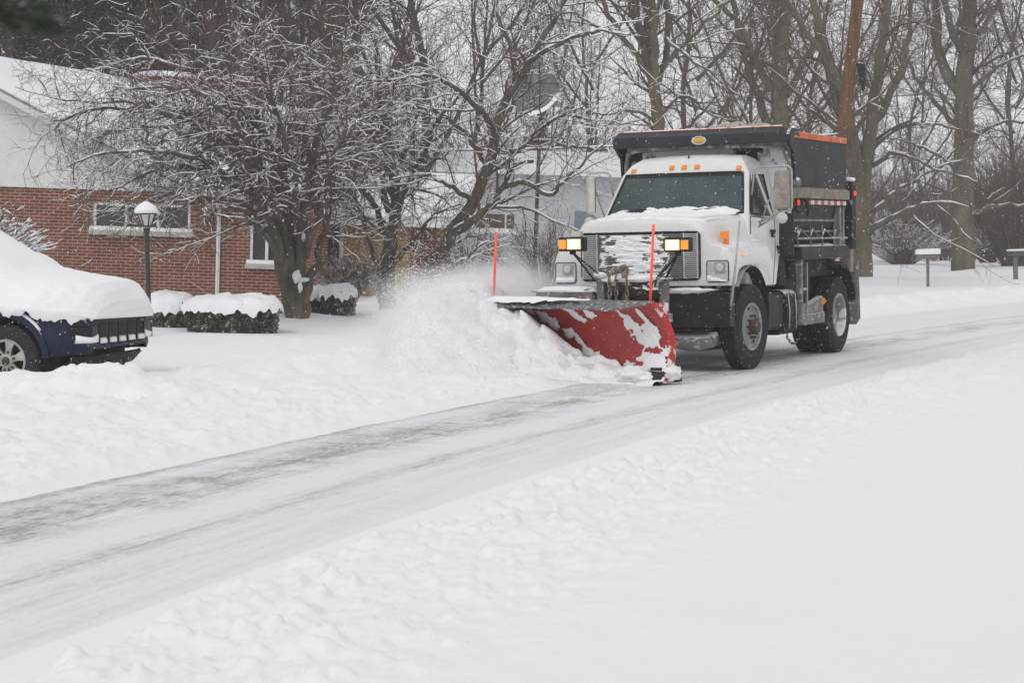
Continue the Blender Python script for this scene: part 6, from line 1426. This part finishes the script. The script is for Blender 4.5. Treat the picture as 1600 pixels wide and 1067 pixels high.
# dark evergreens behind the brick house
def evergreen(px, Y, H, W, label, seed):
    x = at(px, 400, Y).x; rg = np.random.default_rng(seed); root = empty('evergreen_tree', loc=(x, Y, -0.2), label=label, cat='tree', group='dark evergreens behind the house')
    g = MB(); g.tube([(0, 0, -.3), (0, 0, H * .5), (0, 0, H)], [0.22, 0.14, 0.03], 8); g.build('trunk', M['bark'], root, smooth=True)
    nb_ = 300; VV = []; 
    for i in range(nb_):
        t = rg.random() ** .8; z = H * (0.12 + 0.88 * t); L = W * (1 - t) ** .7 * (0.7 + .5 * rg.random()) + 0.25; a = rg.random() * 2 * PI; m = int(40 + 90 * L / W)
        s_ = rg.random(m) ** .7; base = np.stack([np.cos(a) * L * s_, np.sin(a) * L * s_, z - 0.28 * L * s_ ** 1.5 + 0.1 * L * s_], -1) + rg.normal(size=(m, 3)) * [[0.16, 0.16, 0.07]] * (0.4 + s_[:, None])
        d = rg.normal(size=(m, 3)) * [[1, 1, .5]] + np.array([np.cos(a), np.sin(a), -.3]); d /= np.linalg.norm(d, axis=1, keepdims=True); e = rg.normal(size=(m, 3)); e /= np.linalg.norm(e, axis=1, keepdims=True)
        VV.append(np.stack([base, base + d * 0.22, base + d * 0.10 + e * 0.05], 1).reshape(-1, 3))
    V = np.concatenate(VV); np_mesh('crown', V, np.arange(len(V)).reshape(-1, 3), 3, M['needle'], root, smooth=False)
evergreen(20, 53, 12.5, 3.0, 'dark evergreen above the left end of the roof', 1)
evergreen(130, 56, 13.5, 3.0, 'dark evergreen second from the left behind the roof', 2)
evergreen(240, 60, 12.5, 2.8, 'dark evergreen behind the first chimney', 3)
evergreen(-80, 57, 13, 3.2, 'dark evergreen cut by the left edge of the picture', 4)
# small snow covered fir and mounds at right
def snow_mound(px, py, Y, r_, label, name='snow_mound', seed=3):
    p = at(px, py, Y); g = MB(); g.blob((0, 0, 0), (r_ * 1.2, r_, r_ * 1.0), seed=seed, amp=.3, fr=2, base=-.2); o = g.build(name, M['snow'], None, smooth=True); o.location = p; tag(o, label, 'snow mound')
snow_mound(1381, 404, 88, 0.55, 'small pile of snow left of the brown mailbox', seed=3)
p = at(1580, 414, 86); root = empty('fir_tree', loc=p, label='little snow covered fir left of the dark mailbox', cat='tree')
g = MB(); g.tube([(0, 0, -.2), (0, 0, 1.0)], 0.06, 6); g.build('trunk', M['bark'], root)
g = MB()
rg = random.Random(3)
for k in range(60): a = rg.random() * 6.28; t = rg.random(); L_ = (1 - t) * .75 + .08; g.blob((math.cos(a) * L_ * .7, math.sin(a) * L_ * .7, .1 + t * .95), (.16, .16, .09), seed=k, amp=.4, nu=8, nv=6)
g.build('snow', M['snow'], root, smooth=True)
# far houses glimpsed through the wood on the right
def far_house(px0, px1, pyw, pyr, py0, Y, label, wallm='siding_far'):
    a = at(px0, py0, Y); b = at(px1, py0, Y); zt = at(px0, pyw, Y).z - a.z; zr = at(px0, pyr, Y + 4).z - a.z; root = empty('far_house', loc=a, label=label, cat='house')
    g = MB(); g.box(0, b.x - a.x, 0, 8, -.5, zt); wl = g.build('wall', M[wallm], root)
    g = MB(); g.loft([[(x, -.5, zt - .1), (x, -.5, zt + .1), (x, 4, zr + .1), (x, 8.5, zt)] for x in (-.5, b.x - a.x + .5)], closed=True, caps=True); g.build('roof', M['snow'], root)
    w_ = b.x - a.x; 
    for k in (0.2, 0.65): g = MB(); g.box(w_ * k, w_ * k + 1.1, -.04, 0, zt * .45, zt * .8); g.build('window', M['pane'], wl)
far_house(1395, 1545, 296, 250, 372, 130, 'distant house with a snowy roof behind the thick oak')
far_house(1540, 1660, 345, 322, 395, 135, 'distant brown house with a snowy roof at the right edge', 'brown_wood')
far_house(1358, 1392, 350, 330, 385, 112, 'distant shed with a white roof left of the brown mailbox')

# ------------------------------------------------------------------ thrown snow, falling snow, haze
def spray():
    # heap rolling off the blade (clods) in truck space
    g = MB(); rg = random.Random(2)
    NI, NJ = 90, 26; secs = []
    for i in range(NI + 1):
        t = -0.02 + 1.22 * i / NI                      # along the blade, past its right end
        hgt = 0.13 + 0.16 * sstep(0.1, 0.3, np.array(t)) + 0.64 * sstep(0.30, 0.85, np.array(t)) + 0.10 * mnoise.noise(Vector((t * 14, 3, 0)))
        hgt = float(hgt) * (1 - 0.25 * max(0, t - 1.0) / .2)
        wid = 0.22 + 0.75 * min(1, max(0, t) ** .8)
        row = []
        for j in range(NJ + 1):
            u = j / NJ; p_ = 0.38 * float(sstep(0.35, 0.8, np.array(t))); prof_ = ((1 - u) ** 0.75 if p_ < .02 else (0.8 + 0.2 * u / p_ if u < p_ else max(0, 1 - ((u - p_) / (1 - p_)) ** 1.6) ** .8)) if u < 1 else 0
            a = 0.03 + wid * u; z = hgt * prof_
            q = Vector(blp(t, a, 0)); n = mnoise.fractal(Vector((q.x * 4, q.y * 4, z * 4)), 1, 2, 5); n2 = mnoise.noise(Vector((q.x * 11, q.y * 11, z * 11 + 5)))
            e = min(1, 5 * u + .25); am = (0.17 * n + 0.05 * n2) * e * min(1, hgt * 2)
            row.append((q.x + pn.x * am, q.y + pn.y * am, max(-0.03, z + am * .9 - 0.02)))
        secs.append(row)
    g.loft(secs); o = g.build('snow_spray', M['snow_air'], None, smooth=True, fixn=False); o.matrix_world = TM
    tag(o, 'heap of snow rolling off the red plow blade', kind='stuff')
M['snow_air'] = mat('tumbling snow', (0.84, 0.845, 0.86), 0.95, var=0.05, vscale=6, bump=0.8, bscale=18, spec=0.1)
spray()
def cloud():
    # powder thrown to the verge, a real volume with uneven density
    c = Vector(TM @ Vector((0.6, -2.6, 0.0))); 
    g = MB(); g.blob((0, 0, 0), (1, 1, 1), seed=4, amp=0.0, nu=32, nv=20)
    m = bpy.data.materials.new('powder snow cloud'); m.use_nodes = True; nt = m.node_tree; N = nt.nodes; Lk = nt.links
    N.remove(N['Principled BSDF']); pv = N.new('ShaderNodeVolumePrincipled'); Lk.new(pv.outputs[0], N['Material Output'].inputs['Volume'])
    pv.inputs['Color'].default_value = (0.985, 0.985, 0.985, 1); pv.inputs['Anisotropy'].default_value = 0.0
    tc = N.new('ShaderNodeTexCoord'); ln = N.new('ShaderNodeVectorMath'); ln.operation = 'LENGTH'; Lk.new(tc.outputs['Object'], ln.inputs[0])
    n = N.new('ShaderNodeTexNoise'); n.inputs['Scale'].default_value = 2.6; n.inputs['Detail'].default_value = 5; n.inputs['Roughness'].default_value = 0.6; Lk.new(tc.outputs['Object'], n.inputs['Vector'])
    a = N.new('ShaderNodeMath'); a.operation = 'MULTIPLY_ADD'; Lk.new(n.outputs[0], a.inputs[0]); a.inputs[1].default_value = 0.9; a.inputs[2].default_value = -0.45
    s_ = N.new('ShaderNodeMath'); s_.operation = 'ADD'; Lk.new(ln.outputs['Value'], s_.inputs[0]); Lk.new(a.outputs[0], s_.inputs[1])
    r = N.new('ShaderNodeMapRange'); r.inputs[1].default_value = 0.88; r.inputs[2].default_value = 0.45; r.inputs[3].default_value = 0.0; r.inputs[4].default_value = 1.0; Lk.new(s_.outputs[0], r.inputs[0])
    pw = N.new('ShaderNodeMath'); pw.operation = 'POWER'; Lk.new(r.outputs[0], pw.inputs[0]); pw.inputs[1].default_value = 1.6
    ml = N.new('ShaderNodeMath'); ml.operation = 'MULTIPLY'; Lk.new(pw.outputs[0], ml.inputs[0]); ml.inputs[1].default_value = 1.8
    Lk.new(ml.outputs[0], pv.inputs['Density'])
    for (X, Y_, z, rx, ry, rz, lab) in ((1.05, -2.25, 0.45, 1.9, 1.9, 1.15, 'dense white cloud of powder snow thrown left of the plow'), (-0.6, -2.5, 0.55, 1.9, 1.2, 1.1, 'thin powder snow hanging beside the truck cab')):
        me_o = g.build('snow_cloud', m, None, smooth=True)
        me_o.matrix_world = TM @ Matrix.Translation((X, Y_, z)) @ Matrix.Diagonal((rx, ry, rz, 1))
        tag(me_o, lab, kind='stuff')

def mound():
    # the wave of snow leaving the right end of the blade
    xs = np.linspace(-2.3, 1.0, 240); ys = np.linspace(21.6, 26.8, 260); X, Y = np.meshgrid(xs, ys, indexing='ij')
    n = fbm(X * 1.7 + 3, Y * 1.5, 4) - 0.45; n2 = fbm(X * 7, Y * 6 + 9, 3) - 0.42
    Hx = 1.08 * np.clip(1 - np.clip((-0.55 - X - 0.35 * n) / 1.02, 0, 1) ** 3.0, 0, 1) ** 0.55 * (1 - 0.35 * sstep(-0.3, 0.7, X))
    f = np.where(Y < 24.6, np.clip((Y - 21.9 - 0.8 * n) / 2.6, 0, 1) ** 1.15, np.clip((26.6 - Y) / 2.0, 0, 1) ** 0.6)
    Z = Hx * f * (1 + 0.35 * n) + 0.16 * n2 * np.minimum(1, Hx * f * 3) 
    # keep clear of the blade and truck
    iv = TM.inverted(); lx = iv[0][0] * X + iv[0][1] * Y + iv[0][3]; ly = iv[1][0] * X + iv[1][1] * Y + iv[1][3]
    dd = (lx - PL.x) * pn.x + (ly - PL.y) * pn.y; tt = ((lx - PL.x) * pd.x + (ly - PL.y) * pd.y) / plen
    behind = (dd < 0.1) & (tt < 1.0)
    Z = np.where(behind, np.minimum(Z, 0.0) - 0.1, Z) - 0.03
    Z = np.where((tt < 0.95) & ~behind, Z * sstep(0.35, 0.95, tt), Z)
    nr, nc = X.shape; V = np.stack([X, Y, Z], -1).reshape(-1, 3); i = np.arange(nr - 1)[:, None] * nc + np.arange(nc - 1)[None]
    Fq = np.stack([i, i + nc, i + nc + 1, i + 1], -1).reshape(-1, 4); zz = Z.reshape(-1)[Fq]; Fq = Fq[zz.max(1) > -0.04]
    o = np_mesh('snow_spray', V, Fq, 4, M['snow_air'], None); tag(o, 'wave of snow curling off the far end of the red plow blade', kind='stuff')
    # powder grains lifted off the crest
    rg = np.random.default_rng(77); n_ = 80000; ii = rg.integers(0, nr * nc, n_); P = V[ii].copy(); P = P[P[:, 2] > 0.05]; m_ = len(P)
    P += rg.normal(size=(m_, 3)) * 0.03 + np.abs(rg.normal(size=(m_, 1))) ** 2 * np.array([[-0.06, 0, 0.10]]); r = (0.003 + 0.006 * rg.random(m_) ** 3)[:, None]
    ax = np.array([1.0, 0, 0]); ay = np.array([0, 1.0, 0]); az = np.array([0, 0, 1.0])
    VV = np.stack([P + ax * r, P + ay * r, P - ax * r, P - ay * r, P + az * r, P - az * r], 1).reshape(-1, 3); f = np.array([[0, 1, 4], [1, 2, 4], [2, 3, 4], [3, 0, 4], [1, 0, 5], [2, 1, 5], [3, 2, 5], [0, 3, 5]])
    o = np_mesh('powder_grains', VV, (np.arange(m_)[:, None, None] * 6 + f[None]).reshape(-1, 3), 3, M['flake'], None); tag(o, 'grains of powder lifting off the wave of snow', kind='stuff')
mound()
cloud()
def flakes():
    rg = np.random.default_rng(9); n = 52000
    y = 11 + 50 * rg.random(n) ** 0.9; x = (rg.random(n) - 0.5) * 0.68 * y; zc = 1.75 - 0.0584 * y; z = zc + (rg.random(n) - 0.4) * 0.44 * y
    keep = z > 0.05; x, y, z = x[keep], y[keep], z[keep]; n = len(x); c = np.stack([x, y, z], -1)
    r = (0.0013 + 0.0026 * rg.random(n) ** 2); fall = np.array([-0.25, -0.1, -1.0]); fall /= np.linalg.norm(fall); st = r * (1.0 + 2.0 * rg.random(n))
    ax = np.array([1.0, 0, 0]); ay = np.array([0, 1.0, 0])
    V = np.stack([c + ax * r[:, None], c + ay * r[:, None], c - ax * r[:, None], c - ay * r[:, None], c + fall * st[:, None], c - fall * st[:, None]], 1).reshape(-1, 3)
    f = np.array([[0, 1, 4], [1, 2, 4], [2, 3, 4], [3, 0, 4], [1, 0, 5], [2, 1, 5], [3, 2, 5], [0, 3, 5]]); Fq = (np.arange(n)[:, None, None] * 6 + f[None]).reshape(-1, 3)
    o = np_mesh('falling_snow', V, Fq, 3, M['flake'], None); tag(o, 'snowflakes falling through the air all over the street', kind='stuff')
flakes()
def haze():
    g = MB(); g.box(-260, 260, -6, 300, -1.2, 45)
    m = bpy.data.materials.new('haze air'); m.use_nodes = True; nt = m.node_tree; N = nt.nodes
    N.remove(N['Principled BSDF']); pv = N.new('ShaderNodeVolumePrincipled'); nt.links.new(pv.outputs[0], N['Material Output'].inputs['Volume'])
    pv.inputs['Color'].default_value = (0.99, 0.99, 0.995, 1); pv.inputs['Density'].default_value = 0.0011; pv.inputs['Anisotropy'].default_value = 0.2
    o = g.build('haze', m, None); tag(o, 'falling snow haze filling the air', kind='stuff')
haze()
# conifer beside the camera whose lowest spray hangs into the top left corner
def sprig():
    base = Vector((-2.3, 2.4, 0.1)); root = empty('pine_tree', loc=base, label='blurred evergreen spray hanging in the top left corner', cat='tree')
    g = MB(); g.tube([(0, 0, -.2), (0.02, 0, 1.6), (0, 0, 3.4)], [0.11, 0.09, 0.05], 10); g.build('trunk', M['bark'], root, smooth=True)
    tip = at(62, 34, 2.6) - base; st = Vector((0, 0, 2.25)); rg = random.Random(1); pol = [([tuple(st), tuple(st.lerp(tip, .5) + Vector((0, 0, .06))), tuple(tip)], 0.012, 0.004)]
    V = []; Fc = []; sn = []
    for k in range(3200):
        t = 0.35 + 0.65 * rg.random(); q = st.lerp(tip, t) + Vector((0, 0, .24 * t * (1 - t))) + Vector((rg.gauss(0, .03), rg.gauss(0, .05), rg.gauss(-.005, .016))) * (1.15 - .8 * t); d = Vector((0.7, rg.gauss(0, .6), rg.gauss(-.1, .4))).normalized() * 0.035; e = Vector((rg.gauss(0, 1), rg.gauss(0, 1), rg.gauss(0, 1))).normalized() * 0.007
        i = len(V); V += [tuple(q), tuple(q + d), tuple(q + d * .5 + e)]; Fc.append((i, i + 1, i + 2))
    for s0, s1 in ((0.4, 0.97),):
        sn.append(([tuple(st.lerp(tip, s0 + (s1 - s0) * k / 8) + Vector((0, rg.gauss(0, .01), .24 * (s0 + (s1 - s0) * k / 8) * (1 - (s0 + (s1 - s0) * k / 8))))) for k in range(9)], 0.010, 0.006))
    Vb, Fb = tubes_np(pol, 6); np_mesh('branch', Vb, Fb, 4, M['bark'], root)
    np_mesh('needles', np.array(V), np.array(Fc), 3, M['needle'], root, smooth=False)
    r_ = snow_np(sn, 0.004, 1.0, np.random.default_rng(1)); np_mesh('snow', r_[0], r_[1], 4, M['snow_branch'], root)
sprig()

# ------------------------------------------------------------------ light and air
w = bpy.data.worlds.new('World'); SC.world = w; w.use_nodes = True
nt = w.node_tree; N = nt.nodes; Lk = nt.links
bg = N['Background']
sky = N.new('ShaderNodeTexSky'); sky.sky_type = 'NISHITA'; sky.sun_disc = False; sky.sun_elevation = R(38); sky.sun_rotation = R(200)
hs2 = N.new('ShaderNodeHueSaturation'); hs2.inputs['Saturation'].default_value = 0.25; Lk.new(sky.outputs[0], hs2.inputs['Color'])
mxw = N.new('ShaderNodeMix'); mxw.data_type = 'RGBA'; mxw.inputs[0].default_value = 0.85
Lk.new(hs2.outputs[0], mxw.inputs[6]); mxw.inputs[7].default_value = (7.6, 7.58, 7.68, 1)
Lk.new(mxw.outputs[2], bg.inputs[0]); bg.inputs[1].default_value = 0.1
sun = bpy.data.lights.new('sun', 'SUN'); sun.energy = 0.9; sun.angle = R(35); sun.color = (1, 0.98, 0.95)
so = bpy.data.objects.new('sun', sun); COL.objects.link(so); so.rotation_euler = (R(42), R(0), R(-25))
SC.view_settings.view_transform = 'Standard'; SC.view_settings.look = 'None'; SC.view_settings.exposure = 0.04; SC.view_settings.gamma = 1
SC.cycles.max_bounces = 8; SC.cycles.diffuse_bounces = 4; SC.cycles.glossy_bounces = 3; SC.cycles.transmission_bounces = 4; SC.cycles.volume_bounces = 4; SC.cycles.transparent_max_bounces = 8
SC.cycles.use_denoising = True
SC.cycles.use_adaptive_sampling = True; SC.cycles.adaptive_threshold = 0.02
